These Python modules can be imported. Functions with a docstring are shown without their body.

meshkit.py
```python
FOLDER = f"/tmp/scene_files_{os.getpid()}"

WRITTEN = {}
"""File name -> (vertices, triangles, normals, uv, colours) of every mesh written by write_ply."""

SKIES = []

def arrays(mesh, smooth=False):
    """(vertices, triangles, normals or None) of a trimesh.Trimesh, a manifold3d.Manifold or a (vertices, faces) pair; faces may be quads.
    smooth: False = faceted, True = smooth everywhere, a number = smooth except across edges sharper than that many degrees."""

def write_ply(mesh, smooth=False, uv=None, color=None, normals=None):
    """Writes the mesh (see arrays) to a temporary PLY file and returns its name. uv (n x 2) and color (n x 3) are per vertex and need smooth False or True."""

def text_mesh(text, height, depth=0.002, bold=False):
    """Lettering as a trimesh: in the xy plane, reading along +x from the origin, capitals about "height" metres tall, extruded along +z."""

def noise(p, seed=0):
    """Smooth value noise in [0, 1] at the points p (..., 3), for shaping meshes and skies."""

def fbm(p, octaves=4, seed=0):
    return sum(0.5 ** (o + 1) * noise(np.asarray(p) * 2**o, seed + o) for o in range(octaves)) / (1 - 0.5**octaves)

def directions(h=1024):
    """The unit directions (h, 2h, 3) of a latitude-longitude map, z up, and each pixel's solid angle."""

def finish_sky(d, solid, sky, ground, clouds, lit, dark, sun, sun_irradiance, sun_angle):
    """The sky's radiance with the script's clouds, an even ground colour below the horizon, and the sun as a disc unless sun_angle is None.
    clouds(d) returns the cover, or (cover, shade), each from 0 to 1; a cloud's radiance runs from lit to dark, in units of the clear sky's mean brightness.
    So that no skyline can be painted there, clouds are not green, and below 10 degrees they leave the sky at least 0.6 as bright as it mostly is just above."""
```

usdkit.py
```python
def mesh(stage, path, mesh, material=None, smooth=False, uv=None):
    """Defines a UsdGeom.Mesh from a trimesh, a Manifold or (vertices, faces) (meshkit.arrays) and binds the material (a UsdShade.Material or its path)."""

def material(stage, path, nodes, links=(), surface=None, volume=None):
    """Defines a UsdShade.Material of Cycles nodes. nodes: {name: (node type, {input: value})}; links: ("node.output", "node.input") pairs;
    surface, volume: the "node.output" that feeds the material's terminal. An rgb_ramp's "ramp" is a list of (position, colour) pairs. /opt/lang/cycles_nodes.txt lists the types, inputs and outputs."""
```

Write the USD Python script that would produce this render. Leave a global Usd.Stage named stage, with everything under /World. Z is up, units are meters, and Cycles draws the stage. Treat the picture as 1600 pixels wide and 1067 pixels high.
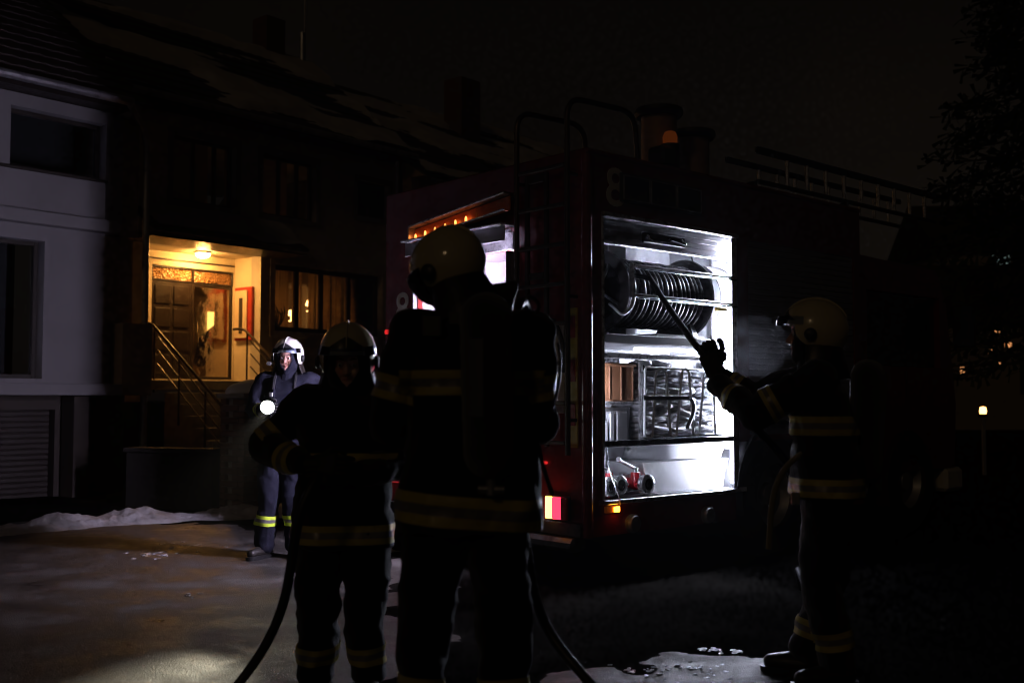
import math, random, numpy as np, trimesh, usdkit, meshkit
import manifold3d as m3
from pxr import Usd, UsdGeom, UsdLux, UsdShade, Gf, Sdf
from shapely.geometry import Polygon
random.seed(7); RNG = np.random.default_rng(7)
stage = Usd.Stage.CreateInMemory()
UsdGeom.SetStageUpAxis(stage, UsdGeom.Tokens.z); UsdGeom.SetStageMetersPerUnit(stage, 1.0)
UsdGeom.Xform.Define(stage, '/World'); UsdGeom.Scope.Define(stage, '/World/Looks')

# ------------------------------------------------------------------ camera, sky, dim warm town light, exposure
CAMZ, PITCH, FPX = 1.36, math.radians(3.04), 1667.0
cam = UsdGeom.Camera.Define(stage, '/World/camera')
cam.CreateFocalLengthAttr(37.5); cam.CreateHorizontalApertureAttr(36.0); cam.CreateVerticalApertureAttr(24.0)
cam.AddTranslateOp().Set((0, 0, CAMZ)); cam.AddRotateXOp().Set(90 + math.degrees(PITCH))
cam.CreateFStopAttr(2.0); cam.CreateFocusDistanceAttr(7.8); cam.CreateExposureAttr(0.0)

TOWN = np.array([-0.40, -0.80, 0.45]); TOWN /= np.linalg.norm(TOWN)      # direction towards the street's dim light
sun = UsdLux.DistantLight.Define(stage, '/World/town_glow')
sun.CreateIntensityAttr(0.0075); sun.CreateAngleAttr(6.0); sun.CreateColorAttr((1.0, 0.66, 0.34))
sun.GetPrim().CreateAttribute('inputs:normalize', Sdf.ValueTypeNames.Bool).Set(True)
zq = Gf.Rotation(Gf.Vec3d(0, 0, 1), Gf.Vec3d(*map(float, TOWN)))
sun.AddOrientOp().Set(Gf.Quatf(zq.GetQuat()))

dome = UsdLux.DomeLight.Define(stage, '/World/sky')
sky = usdkit.material(stage, '/World/Looks/night_sky', {
    'sky': ('sky_texture', {'sky_type': 'single_scattering', 'sun_disc': False, 'sun_elevation': math.asin(TOWN[2]), 'sun_rotation': math.atan2(TOWN[0], TOWN[1])}),
    'bw': ('rgb_to_bw', {}),
    'tc': ('texture_coordinate', {}),
    'n': ('noise_texture', {'scale': 2.2, 'detail': 4.0, 'roughness': 0.55}),
    'ramp': ('rgb_ramp', {'ramp': [(0.3, (0.72, 0.52, 0.40)), (0.5, (1.0, 0.78, 0.6)), (0.75, (1.55, 1.1, 0.78))]}),
    'mul': ('mix', {'mix_type': 'multiply', 'fac': 1.0}),
    'bg': ('background_shader', {'strength': 0.00075})},
    [('tc.generated', 'n.vector'), ('n.fac', 'ramp.fac'), ('sky.color', 'bw.color'), ('bw.val', 'mul.color1'), ('ramp.color', 'mul.color2'), ('mul.color', 'bg.color')], surface='bg.background')
UsdShade.MaterialBindingAPI.Apply(dome.GetPrim()).Bind(sky)
dome.GetPrim().SetCustomDataByKey('kind', 'structure')

# ------------------------------------------------------------------ helpers
NAMES, OFF = {}, {}
def uname(base, parent='/World'):
    k = NAMES.get((parent, base), -1) + 1; NAMES[(parent, base)] = k
    return f'{parent}/{base}' if k == 0 else f'{parent}/{base}_{k:03d}'
def tag(prim, label=None, cat=None, group=None, kind=None):
    for k, v in (('label', label), ('category', cat), ('group', group), ('kind', kind)):
        if v: prim.SetCustomDataByKey(k, v)
    return prim
def thing(name, label, cat, loc=(0, 0, 0), rz=0.0, off=(0, 0, 0), group=None):
    """An Xform at the thing's base; its parts are given in a frame whose point `off` is that base."""
    p = uname(name); x = UsdGeom.Xform.Define(stage, p)
    c, s = math.cos(rz), math.sin(rz)
    b = (loc[0] + c * off[0] - s * off[1], loc[1] + s * off[0] + c * off[1], loc[2] + off[2])
    x.AddTranslateOp().Set(Gf.Vec3d(*map(float, b)))
    if rz: x.AddRotateZOp().Set(math.degrees(rz))
    OFF[p] = np.array(off, float); tag(x.GetPrim(), label, cat, group); return p
def top(p): return '/'.join(p.split('/')[:3])
def part(parent, name, mesh, mat, smooth=35, label=None, kind=None):
    p = uname(name, parent)
    v, f, n = meshkit.arrays(mesh, smooth)
    m = trimesh.Trimesh(v - OFF.get(top(parent), 0), f, process=False)
    usdkit.mesh(stage, p, m, mat, False)
    if n is not None:
        g = UsdGeom.Mesh(stage.GetPrimAtPath(p)); from pxr import Vt
        g.CreateNormalsAttr(Vt.Vec3fArray.FromNumpy(n.astype(np.float32))); g.SetNormalsInterpolation('vertex')
    tag(stage.GetPrimAtPath(p), label, None, None, kind); return p
def solo(name, mesh, mat, label=None, cat=None, smooth=35, group=None, kind=None):
    p = uname(name); usdkit.mesh(stage, p, mesh, mat, smooth); tag(stage.GetPrimAtPath(p), label, cat, group, kind); return p
def cat_(*ms):
    out = [trimesh.Trimesh(*meshkit.arrays(m, False)[:2], process=False) for m in ms]
    return trimesh.util.concatenate(out)
def box(x0, x1, y0, y1, z0, z1, c=0.006):
    a = np.array([x0, y0, z0], float); b = np.array([x1, y1, z1], float)
    a, b = np.minimum(a, b), np.maximum(a, b); c = min(c, 0.3 * (b - a).min())
    if c <= 0.0005:
        m = trimesh.creation.box(b - a); m.apply_translation((a + b) / 2); return m
    pts = []
    for sx in (0, 1):
        for sy in (0, 1):
            for sz in (0, 1):
                q = np.where([sx, sy, sz], b, a); d = np.where([sx, sy, sz], -c, c)
                for k in range(3):
                    e = d.copy(); e[k] = 0; pts.append(q + e)
    return trimesh.convex.convex_hull(np.array(pts))
def tube(points, r, n=8, closed=False):
    p = np.array(points, float); k = len(p)
    rr = np.broadcast_to(np.asarray(r, float), (k,))
    t = np.gradient(p, axis=0) if not closed else np.roll(p, -1, 0) - np.roll(p, 1, 0)
    t /= np.linalg.norm(t, axis=1, keepdims=True) + 1e-12
    u = np.cross(t[0], [0, 0, 1.0]);
    if np.linalg.norm(u) < 0.1: u = np.cross(t[0], [1.0, 0, 0])
    u /= np.linalg.norm(u); V = []
    a = np.arange(n) / n * 2 * math.pi
    for i in range(k):
        u = u - t[i] * (u @ t[i]); u /= np.linalg.norm(u); w = np.cross(t[i], u)
        V.append(p[i] + rr[i] * (np.outer(np.cos(a), u) + np.outer(np.sin(a), w)))
    V = np.vstack(V); F = []
    for i in range(k if closed else k - 1):
        j = (i + 1) % k
        for q in range(n):
            q2 = (q + 1) % n
            F += [[i * n + q, i * n + q2, j * n + q2], [i * n + q, j * n + q2, j * n + q]]
    if not closed:
        V = np.vstack([V, p[0], p[-1]]); c0, c1 = len(V) - 2, len(V) - 1
        for q in range(n):
            q2 = (q + 1) % n
            F += [[c0, q2, q], [c1, (k - 1) * n + q, (k - 1) * n + q2]]
    return trimesh.Trimesh(V, np.array(F), process=False)
def spline(pts, n=40):
    from scipy.interpolate import CubicSpline
    p = np.array(pts, float); d = np.r_[0, np.cumsum(np.linalg.norm(np.diff(p, axis=0), axis=1))]
    return CubicSpline(d, p)(np.linspace(0, d[-1], n))
def roundpoly(pts, r, n=5):
    """A polyline whose corners are rounded with radius r."""
    p = [np.array(q, float) for q in pts]; out = [p[0]]
    for a, b, c in zip(p, p[1:], p[2:]):
        u, v = a - b, c - b; lu, lv = np.linalg.norm(u), np.linalg.norm(v); q = min(r, 0.45 * lu, 0.45 * lv)
        s, e = b + u / lu * q, b + v / lv * q
        for t in np.linspace(0, 1, n): out.append((1 - t) ** 2 * s + 2 * t * (1 - t) * b + t * t * e)
    return np.array(out + [p[-1]])
def cyl(p, q, r, r2=None, n=24):
    return tube([p, q], [r, r if r2 is None else r2], n)
def lathe(profile, p, axis, n=32):
    """profile: (radius, height) pairs; revolved about `axis` from p."""
    m = trimesh.creation.revolve(np.array(profile, float), sections=n)
    z = np.array(axis, float) / np.linalg.norm(axis)
    m.apply_transform(trimesh.geometry.align_vectors([0, 0, 1], z)); m.apply_translation(p); return m
def Pt(px, py, D):
    u, v = (px - 800) / FPX, (533.5 - py) / FPX
    d = np.array([u, math.cos(PITCH) - v * math.sin(PITCH), math.sin(PITCH) + v * math.cos(PITCH)])
    return np.array([0, 0, CAMZ]) + d * (D / d[1])
def sheet(x, y, zf):
    """Height-field mesh over the grid x by y."""
    X, Y = np.meshgrid(x, y, indexing='ij'); Z = zf(X, Y)
    V = np.stack([X, Y, Z], -1).reshape(-1, 3); a, b = len(x), len(y); I = np.arange(a * b).reshape(a, b)
    q = np.stack([I[:-1, :-1], I[1:, :-1], I[1:, 1:], I[:-1, 1:]], -1).reshape(-1, 4)
    return trimesh.Trimesh(V, np.vstack([q[:, [0, 1, 2]], q[:, [0, 2, 3]]]), process=False)

# ------------------------------------------------------------------ materials
MATS = {}
def M(name, col, rough=0.5, metal=0.0, var=0.0, scale=8.0, bump=0.0, bscale=60.0, emit=None, es=0.0, spec=0.5, coat=0.0, dirt=None, sheen=0.0):
    nodes = {'p': ('principled_bsdf', {'base_color': col, 'roughness': rough, 'metallic': metal, 'specular_ior_level': spec, 'coat_weight': coat, 'sheen_weight': sheen})}
    links = []
    if emit is not None:
        nodes['p'][1].update({'emission_color': emit, 'emission_strength': es})
    if var or bump:
        nodes['tc'] = ('geometry', {})
    if var:
        d = dirt or tuple(c * 0.45 for c in col)
        nodes['n'] = ('noise_texture', {'scale': scale, 'detail': 6.0, 'roughness': 0.62})
        nodes['r'] = ('rgb_ramp', {'ramp': [(0.5 - 0.28, d), (0.5, tuple(c * (1 - var * 0.3) for c in col)), (0.72, tuple(min(1, c * (1 + var * 0.25)) for c in col))]})
        nodes['mx'] = ('mix', {'fac': min(1.0, var), 'color1': col})
        nodes['rr'] = ('map_range', {'from_min': 0.3, 'from_max': 0.7, 'to_min': max(0.03, rough - 0.18), 'to_max': min(1, rough + 0.15)})
        links += [('tc.position', 'n.vector'), ('n.fac', 'r.fac'), ('r.color', 'mx.color2'), ('mx.color', 'p.base_color'), ('n.fac', 'rr.value'), ('rr.result', 'p.roughness')]
    if bump:
        nodes['bn'] = ('noise_texture', {'scale': bscale, 'detail': 5.0})
        nodes['b'] = ('bump', {'strength': bump, 'distance': 0.01})
        links += [('tc.position', 'bn.vector'), ('bn.fac', 'b.height'), ('b.normal', 'p.normal')]
    MATS[name] = usdkit.material(stage, '/World/Looks/' + name, nodes, links, surface='p.BSDF'); return MATS[name]
def glass(name, tint=(0.9, 0.95, 1.0), rough=0.02):
    MATS[name] = usdkit.material(stage, '/World/Looks/' + name, {'t': ('transparent_bsdf', {'color': tint}), 'g': ('glossy_bsdf', {'color': (1, 1, 1), 'roughness': rough}), 'f': ('fresnel', {'IOR': 1.5}), 'm': ('mix_closure', {})},
        [('f.fac', 'm.fac'), ('t.BSDF', 'm.closure1'), ('g.BSDF', 'm.closure2')], surface='m.closure'); return MATS[name]
def lamp_mat(name, col, s):
    MATS[name] = usdkit.material(stage, '/World/Looks/' + name, {'e': ('emission', {'color': col, 'strength': s})}, surface='e.emission'); return MATS[name]

LED = (0.78, 0.82, 1.0)
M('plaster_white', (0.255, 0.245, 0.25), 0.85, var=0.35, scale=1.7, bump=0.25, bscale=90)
M('plaster_grey', (0.52, 0.48, 0.43), 0.9, var=0.5, scale=2.0, bump=0.3, bscale=80)
M('plaster_cream', (0.66, 0.58, 0.44), 0.85, var=0.3, scale=3.0, bump=0.15, bscale=90)
M('plaster_brown', (0.33, 0.25, 0.17), 0.9, var=0.5, scale=2.5, bump=0.3, bscale=90)
M('concrete', (0.32, 0.31, 0.29), 0.9, var=0.6, scale=3, bump=0.3, bscale=50)
M('brick', (0.15, 0.085, 0.06), 0.9, var=0.6, scale=9, bump=0.3, bscale=80)
M('frame_dark', (0.035, 0.028, 0.022), 0.5, var=0.4, scale=12)
M('wood_dark', (0.018, 0.011, 0.008), 0.45, var=0.5, scale=14)
M('wood_red', (0.36, 0.035, 0.02), 0.4, var=0.3, scale=10)
M('door_cream', (0.62, 0.50, 0.36), 0.5, var=0.3, scale=8)
M('zinc', (0.42, 0.42, 0.44), 0.4, 0.7, var=0.4, scale=6)
M('roof_tile', (0.055, 0.04, 0.034), 0.8, var=0.5, scale=5, bump=0.3)
M('snow_roof', (0.56, 0.54, 0.52), 0.8, var=0.5, scale=3, bump=0.5, bscale=25)
M('snow', (0.80, 0.81, 0.84), 0.75, var=0.25, scale=4, bump=0.5, bscale=25)
M('snow_dirty', (0.58, 0.56, 0.56), 0.75, var=0.7, scale=5, bump=0.6, bscale=30, dirt=(0.22, 0.19, 0.17))
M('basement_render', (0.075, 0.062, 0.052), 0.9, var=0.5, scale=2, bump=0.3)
M('dark_stone', (0.022, 0.02, 0.018), 0.9, var=0.6, scale=4, bump=0.4, bscale=40)
M('room_dark', (0.03, 0.026, 0.02), 0.9)
M('garage_slat', (0.045, 0.034, 0.028), 0.6, var=0.4, scale=6)
M('room', (0.30, 0.20, 0.12), 0.9)
M('truck_red', (0.16, 0.010, 0.008), 0.28, var=0.25, scale=3, coat=0.4, dirt=(0.14, 0.03, 0.025))
M('truck_white', (0.62, 0.60, 0.55), 0.35, var=0.25, scale=3)
M('canister_enamel', (0.30, 0.20, 0.14), 0.5, var=0.4, scale=5)
M('sign_white', (0.72, 0.70, 0.66), 0.4)
M('reflector_yellow', (0.55, 0.36, 0.03), 0.35, var=0.2, scale=10)
M('reflector_red', (0.42, 0.02, 0.02), 0.3, var=0.2, scale=10)
M('interior_white', (0.74, 0.75, 0.78), 0.45, var=0.15, scale=4)
M('alu', (0.62, 0.62, 0.65), 0.35, 0.85, var=0.3, scale=15)
M('alu_dull', (0.36, 0.36, 0.38), 0.5, 0.6, var=0.4, scale=10)
M('white_wire', (0.78, 0.78, 0.80), 0.35)
M('grey_paint', (0.085, 0.08, 0.085), 0.5, var=0.5, scale=14)
M('chrome', (0.75, 0.75, 0.78), 0.12, 1.0)
M('rail_steel', (0.05, 0.034, 0.026), 0.45, 0.6, var=0.3, scale=12)
M('black_plastic', (0.018, 0.018, 0.02), 0.45, var=0.3, scale=20)
M('black_paint', (0.02, 0.02, 0.022), 0.35, var=0.3, scale=10)
M('rubber', (0.016, 0.016, 0.017), 0.42, var=0.4, scale=30, bump=0.15, bscale=150)
M('hose_black', (0.02, 0.02, 0.024), 0.30, var=0.4, scale=40)
M('hose_matte', (0.010, 0.010, 0.012), 0.75, var=0.3, scale=40, bump=0.2, bscale=200, spec=0.12)
M('tyre', (0.018, 0.018, 0.018), 0.8, bump=0.3)
M('crate_orange', (0.27, 0.125, 0.065), 0.55, var=0.4, scale=9)
M('crate_grey', (0.12, 0.12, 0.13), 0.5, var=0.3, scale=9)
M('canvas', (0.50, 0.51, 0.55), 0.8, var=0.55, scale=22, bump=0.2, bscale=200, dirt=(0.10, 0.10, 0.12))
M('valve_red', (0.48, 0.02, 0.03), 0.35, var=0.3, scale=20)
M('yellow_tag', (0.62, 0.40, 0.05), 0.5)
M('turnout', (0.013, 0.014, 0.022), 0.85, var=0.4, scale=14, bump=0.5, bscale=160, sheen=0.22, spec=0.12)
M('turnout_navy', (0.019, 0.020, 0.033), 0.85, var=0.5, scale=10, bump=0.5, bscale=160, spec=0.08)
M('band_yellow', (0.46, 0.39, 0.09), 0.5, var=0.25, scale=30)
M('band_lime', (0.66, 0.86, 0.06), 0.5, var=0.2, scale=30)
M('band_silver', (0.20, 0.19, 0.19), 0.4, 0.2, var=0.25, scale=40)
M('helmet_cream', (0.60, 0.53, 0.33), 0.22, var=0.2, scale=9, coat=0.5)
M('helmet_white', (0.82, 0.80, 0.72), 0.22, var=0.1, scale=9, coat=0.5)
M('skin', (0.52, 0.29, 0.23), 0.5, var=0.2, scale=30)
M('lip', (0.42, 0.16, 0.14), 0.45)
M('eye', (0.5, 0.48, 0.46), 0.15)
M('iris', (0.03, 0.025, 0.02), 0.15)
M('leather', (0.02, 0.017, 0.015), 0.4, var=0.4, scale=25)
M('glove', (0.02, 0.019, 0.02), 0.7, var=0.4, scale=40, bump=0.3, bscale=120)
M('tank_cover', (0.02, 0.02, 0.026), 0.95, bump=0.7, bscale=260, sheen=0.5)
M('patch', (0.10, 0.10, 0.11), 0.6)
M('rope', (0.22, 0.19, 0.11), 0.8, bump=0.4, bscale=200)
M('amber_lens', (0.75, 0.22, 0.02), 0.25, emit=(1.0, 0.22, 0.02), es=0.02)
M('amber_tray', (0.62, 0.16, 0.02), 0.3, var=0.2, scale=8)
M('needle', (0.022, 0.035, 0.016), 0.8)
M('bark', (0.05, 0.035, 0.025), 0.9, bump=0.6, bscale=40)
M('far_wall', (0.30, 0.25, 0.20), 0.9, var=0.4, scale=0.6)
M('ice', (0.45, 0.48, 0.55), 0.12, var=0.4, scale=30, bump=0.8, bscale=45, spec=0.8)
glass('pane'); glass('visor_glass', (0.75, 0.8, 0.9), 0.05); glass('smoked_pane', (0.25, 0.22, 0.2), 0.05)
lamp_mat('led_side', LED, 400.0); lamp_mat('led_rear', (0.80, 0.80, 1.0), 40.0); lamp_mat('led_left', LED, 75.0); lamp_mat('led_shelf', LED, 34.0); lamp_mat('led_unseen_rail', (0.80, 0.70, 1.0), 440.0)
lamp_mat('porch_bulb', (1.0, 0.46, 0.11), 300.0); lamp_mat('room_bulb', (1.0, 0.45, 0.12), 9.0)
lamp_mat('tail_yellow', (1.0, 0.36, 0.04), 14.0); lamp_mat('tail_red', (1.0, 0.02, 0.05), 4.0); lamp_mat('amber_on', (1.0, 0.33, 0.02), 14.0)
lamp_mat('amber_spark', (1.0, 0.30, 0.06), 4.0); lamp_mat('beacon_on', (1.0, 0.2, 0.03), 0.045)
lamp_mat('marker_red', (1.0, 0.03, 0.03), 0.7); lamp_mat('torch_lens', (0.92, 1.0, 0.9), 130.0); lamp_mat('street_amber', (1.0, 0.42, 0.10), 8.0)
lamp_mat('window_warm', (1.0, 0.40, 0.14), 0.9); lamp_mat('window_cool', (0.35, 0.5, 0.45), 0.25); lamp_mat('hall_glow', (1.0, 0.66, 0.2), 4.0)

# road: cold asphalt, wet and icy in patches; blackened for the sill's shade
usdkit.material(stage, '/World/Looks/asphalt', {
    'g': ('geometry', {}), 'n1': ('noise_texture', {'scale': 1.1, 'detail': 6.0, 'roughness': 0.6}), 'n2': ('noise_texture', {'scale': 140.0, 'detail': 3.0}), 'n3': ('voronoi_texture', {'scale': 26.0, 'randomness': 1.0}),
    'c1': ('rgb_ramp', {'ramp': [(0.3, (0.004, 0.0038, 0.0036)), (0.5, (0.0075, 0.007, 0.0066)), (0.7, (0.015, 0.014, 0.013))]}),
    'c2': ('rgb_ramp', {'ramp': [(0.0, (0.25, 0.25, 0.25)), (0.09, (0.45, 0.45, 0.45)), (0.16, (1, 1, 1)), (1.0, (1, 1, 1))]}),
    'c3': ('rgb_ramp', {'ramp': [(0.35, (0.55, 0.55, 0.55)), (0.65, (1.45, 1.42, 1.38))]}),
    'm1': ('mix', {'mix_type': 'multiply', 'fac': 1.0}), 'm2': ('mix', {'mix_type': 'multiply', 'fac': 1.0}),
    'rr': ('map_range', {'from_min': 0.35, 'from_max': 0.65, 'to_min': 0.5, 'to_max': 0.9}),
    'b': ('bump', {'strength': 0.55, 'distance': 0.008}), 'p': ('principled_bsdf', {'specular_ior_level': 0.0})},
    [('g.position', 'n1.vector'), ('g.position', 'n2.vector'), ('g.position', 'n3.vector'), ('n1.fac', 'c1.fac'), ('n3.distance', 'c2.fac'), ('n2.fac', 'c3.fac'),
     ('c1.color', 'm1.color1'), ('c2.color', 'm1.color2'), ('m1.color', 'm2.color1'), ('c3.color', 'm2.color2'), ('m2.color', 'p.base_color'), ('n1.fac', 'rr.value'), ('rr.result', 'p.roughness'),
     ('n2.fac', 'b.height'), ('b.normal', 'p.normal')], surface='p.BSDF')
MATS['asphalt'] = stage.GetPrimAtPath('/World/Looks/asphalt') and UsdShade.Material.Get(stage, '/World/Looks/asphalt')
MATS['curtain'] = usdkit.material(stage, '/World/Looks/curtain', {'d': ('diffuse_bsdf', {'color': (0.42, 0.30, 0.18)}), 't': ('translucent_bsdf', {'color': (0.55, 0.34, 0.16)}), 'm': ('mix_closure', {'fac': 0.5})},
    [('d.BSDF', 'm.closure1'), ('t.BSDF', 'm.closure2')], surface='m.closure')
MATS['wire_glass'] = usdkit.material(stage, '/World/Looks/wire_glass', {'g': ('geometry', {}), 'v': ('voronoi_texture', {'scale': 22.0}), 'b': ('bump', {'strength': 1.0, 'distance': 0.03}),
    'p': ('principled_bsdf', {'base_color': (0.30, 0.16, 0.07), 'roughness': 0.12, 'specular_ior_level': 0.9})}, [('g.position', 'v.vector'), ('v.distance', 'b.height'), ('b.normal', 'p.normal')], surface='p.BSDF')
MATS['hall_glass'] = usdkit.material(stage, '/World/Looks/hall_glass', {'g': ('geometry', {}), 'n': ('noise_texture', {'scale': 5.0, 'detail': 3.0}), 'b': ('bump', {'strength': 0.35, 'distance': 0.05}),
    'gl': ('glossy_bsdf', {'color': (1.0, 0.95, 0.9), 'roughness': 0.08}), 't': ('transparent_bsdf', {'color': (0.95, 0.85, 0.7)}), 'm': ('mix_closure', {'fac': 0.25})},
    [('g.position', 'n.vector'), ('n.fac', 'b.height'), ('b.normal', 'gl.normal'), ('t.BSDF', 'm.closure1'), ('gl.BSDF', 'm.closure2')], surface='m.closure')

# ------------------------------------------------------------------ ground
def ground_z(x, y):
    p = np.stack([x * 0.6, y * 0.6, 0 * x], -1)
    return (meshkit.fbm(p, 3, 3) - 0.5) * 0.03
gx = np.r_[np.linspace(-400, -14, 18), np.linspace(-12, 12, 161), np.linspace(14, 400, 18)]
gy = np.r_[np.linspace(-300, -4, 12), np.linspace(-2, 24, 174), np.linspace(27, 600, 24)]
gm = sheet(gx, gy, ground_z)
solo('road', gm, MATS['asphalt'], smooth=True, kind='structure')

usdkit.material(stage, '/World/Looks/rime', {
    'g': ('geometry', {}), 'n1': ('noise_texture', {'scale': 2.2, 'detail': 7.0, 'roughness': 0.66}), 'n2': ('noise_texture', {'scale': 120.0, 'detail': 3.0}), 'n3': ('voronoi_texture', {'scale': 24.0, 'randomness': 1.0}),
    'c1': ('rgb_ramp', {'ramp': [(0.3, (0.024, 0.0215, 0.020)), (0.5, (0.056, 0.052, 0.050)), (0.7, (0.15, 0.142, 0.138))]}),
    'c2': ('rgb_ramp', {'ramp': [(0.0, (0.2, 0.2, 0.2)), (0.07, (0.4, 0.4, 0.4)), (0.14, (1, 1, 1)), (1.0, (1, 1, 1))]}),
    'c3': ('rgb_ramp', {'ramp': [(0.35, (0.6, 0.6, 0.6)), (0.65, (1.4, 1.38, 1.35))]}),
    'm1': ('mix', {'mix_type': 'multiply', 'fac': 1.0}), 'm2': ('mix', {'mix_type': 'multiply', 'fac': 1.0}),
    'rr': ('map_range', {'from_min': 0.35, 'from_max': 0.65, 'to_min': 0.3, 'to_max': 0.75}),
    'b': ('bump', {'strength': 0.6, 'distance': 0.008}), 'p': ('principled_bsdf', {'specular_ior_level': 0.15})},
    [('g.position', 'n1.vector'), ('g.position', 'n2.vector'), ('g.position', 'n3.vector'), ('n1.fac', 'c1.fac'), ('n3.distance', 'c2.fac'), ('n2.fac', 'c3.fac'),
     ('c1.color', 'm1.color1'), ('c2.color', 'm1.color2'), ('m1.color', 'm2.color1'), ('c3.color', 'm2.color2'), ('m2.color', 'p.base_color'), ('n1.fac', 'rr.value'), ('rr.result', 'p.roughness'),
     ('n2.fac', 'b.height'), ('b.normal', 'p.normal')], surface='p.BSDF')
usdkit.material(stage, '/World/Looks/slush_light_spill', {  # slush whose pale tone stands in for the locker's light on the road
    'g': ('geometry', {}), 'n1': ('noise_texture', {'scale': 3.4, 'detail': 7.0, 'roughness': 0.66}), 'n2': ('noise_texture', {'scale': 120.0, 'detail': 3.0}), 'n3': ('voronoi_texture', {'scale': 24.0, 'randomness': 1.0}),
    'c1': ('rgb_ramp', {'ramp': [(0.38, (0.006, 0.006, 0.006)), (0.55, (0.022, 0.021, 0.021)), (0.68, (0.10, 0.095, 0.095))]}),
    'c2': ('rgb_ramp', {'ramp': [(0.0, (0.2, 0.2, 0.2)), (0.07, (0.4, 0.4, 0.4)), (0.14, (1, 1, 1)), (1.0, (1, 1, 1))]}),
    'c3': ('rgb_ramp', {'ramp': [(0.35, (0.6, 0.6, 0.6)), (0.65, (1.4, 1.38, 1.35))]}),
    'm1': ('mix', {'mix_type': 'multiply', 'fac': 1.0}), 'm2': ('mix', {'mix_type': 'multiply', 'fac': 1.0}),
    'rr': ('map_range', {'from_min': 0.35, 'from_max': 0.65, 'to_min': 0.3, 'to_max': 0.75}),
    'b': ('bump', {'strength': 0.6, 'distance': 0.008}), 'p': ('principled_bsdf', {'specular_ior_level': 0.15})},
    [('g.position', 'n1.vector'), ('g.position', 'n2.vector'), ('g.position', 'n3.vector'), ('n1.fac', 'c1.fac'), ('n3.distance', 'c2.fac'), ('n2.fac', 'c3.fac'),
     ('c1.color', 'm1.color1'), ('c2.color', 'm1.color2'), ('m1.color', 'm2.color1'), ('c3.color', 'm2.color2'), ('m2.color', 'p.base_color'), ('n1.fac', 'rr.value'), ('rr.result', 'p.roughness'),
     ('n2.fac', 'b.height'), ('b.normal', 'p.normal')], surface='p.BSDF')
MATS['slush_light_spill'] = UsdShade.Material.Get(stage, '/World/Looks/slush_light_spill')
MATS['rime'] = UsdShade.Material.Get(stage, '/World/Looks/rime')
def rime_sheet(poly, seed, step=.06, ragged=1.5):
    """Frozen slush trodden flat, also painted light spill: a sheet 4 mm above the road that dips under it at its ragged edge."""
    from scipy.spatial import cKDTree
    ring_ = Polygon(poly); x0, y0, x1, y1 = ring_.bounds
    from shapely import points, distance, contains
    def zf(X, Y):
        p = points(X.ravel(), Y.ravel()); d = distance(ring_.exterior, p) * np.where(contains(ring_, p), 1, -1)
        d = d.reshape(X.shape) + (meshkit.fbm(np.stack([X * 2.6, Y * 2.6, 0 * X], -1), 6, seed) - .5) * ragged
        return ground_z(X, Y) + np.clip(d * .03, -.03, .006)
    return sheet(np.arange(x0 - .5, x1 + .5, step), np.arange(y0 - .5, y1 + .5, step), zf)
solo('slush_and_light', rime_sheet([(-7, 3.2), (-.3, 3.2), (-.6, 6), (-1.0, 9.0), (-2.2, 11.2), (-4.4, 12), (-8, 11.2)], 5), MATS['rime'], smooth=True, kind='structure')
solo('slush_and_light', rime_sheet([(.15, 4.4), (.1, 5.0), (.7, 5.55), (1.25, 6.0), (1.45, 5.5), (1.1, 4.4)], 9, .03, .8), MATS['slush_light_spill'], smooth=True, kind='structure')  # outline follows the light spill beyond the sill's shade

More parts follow.
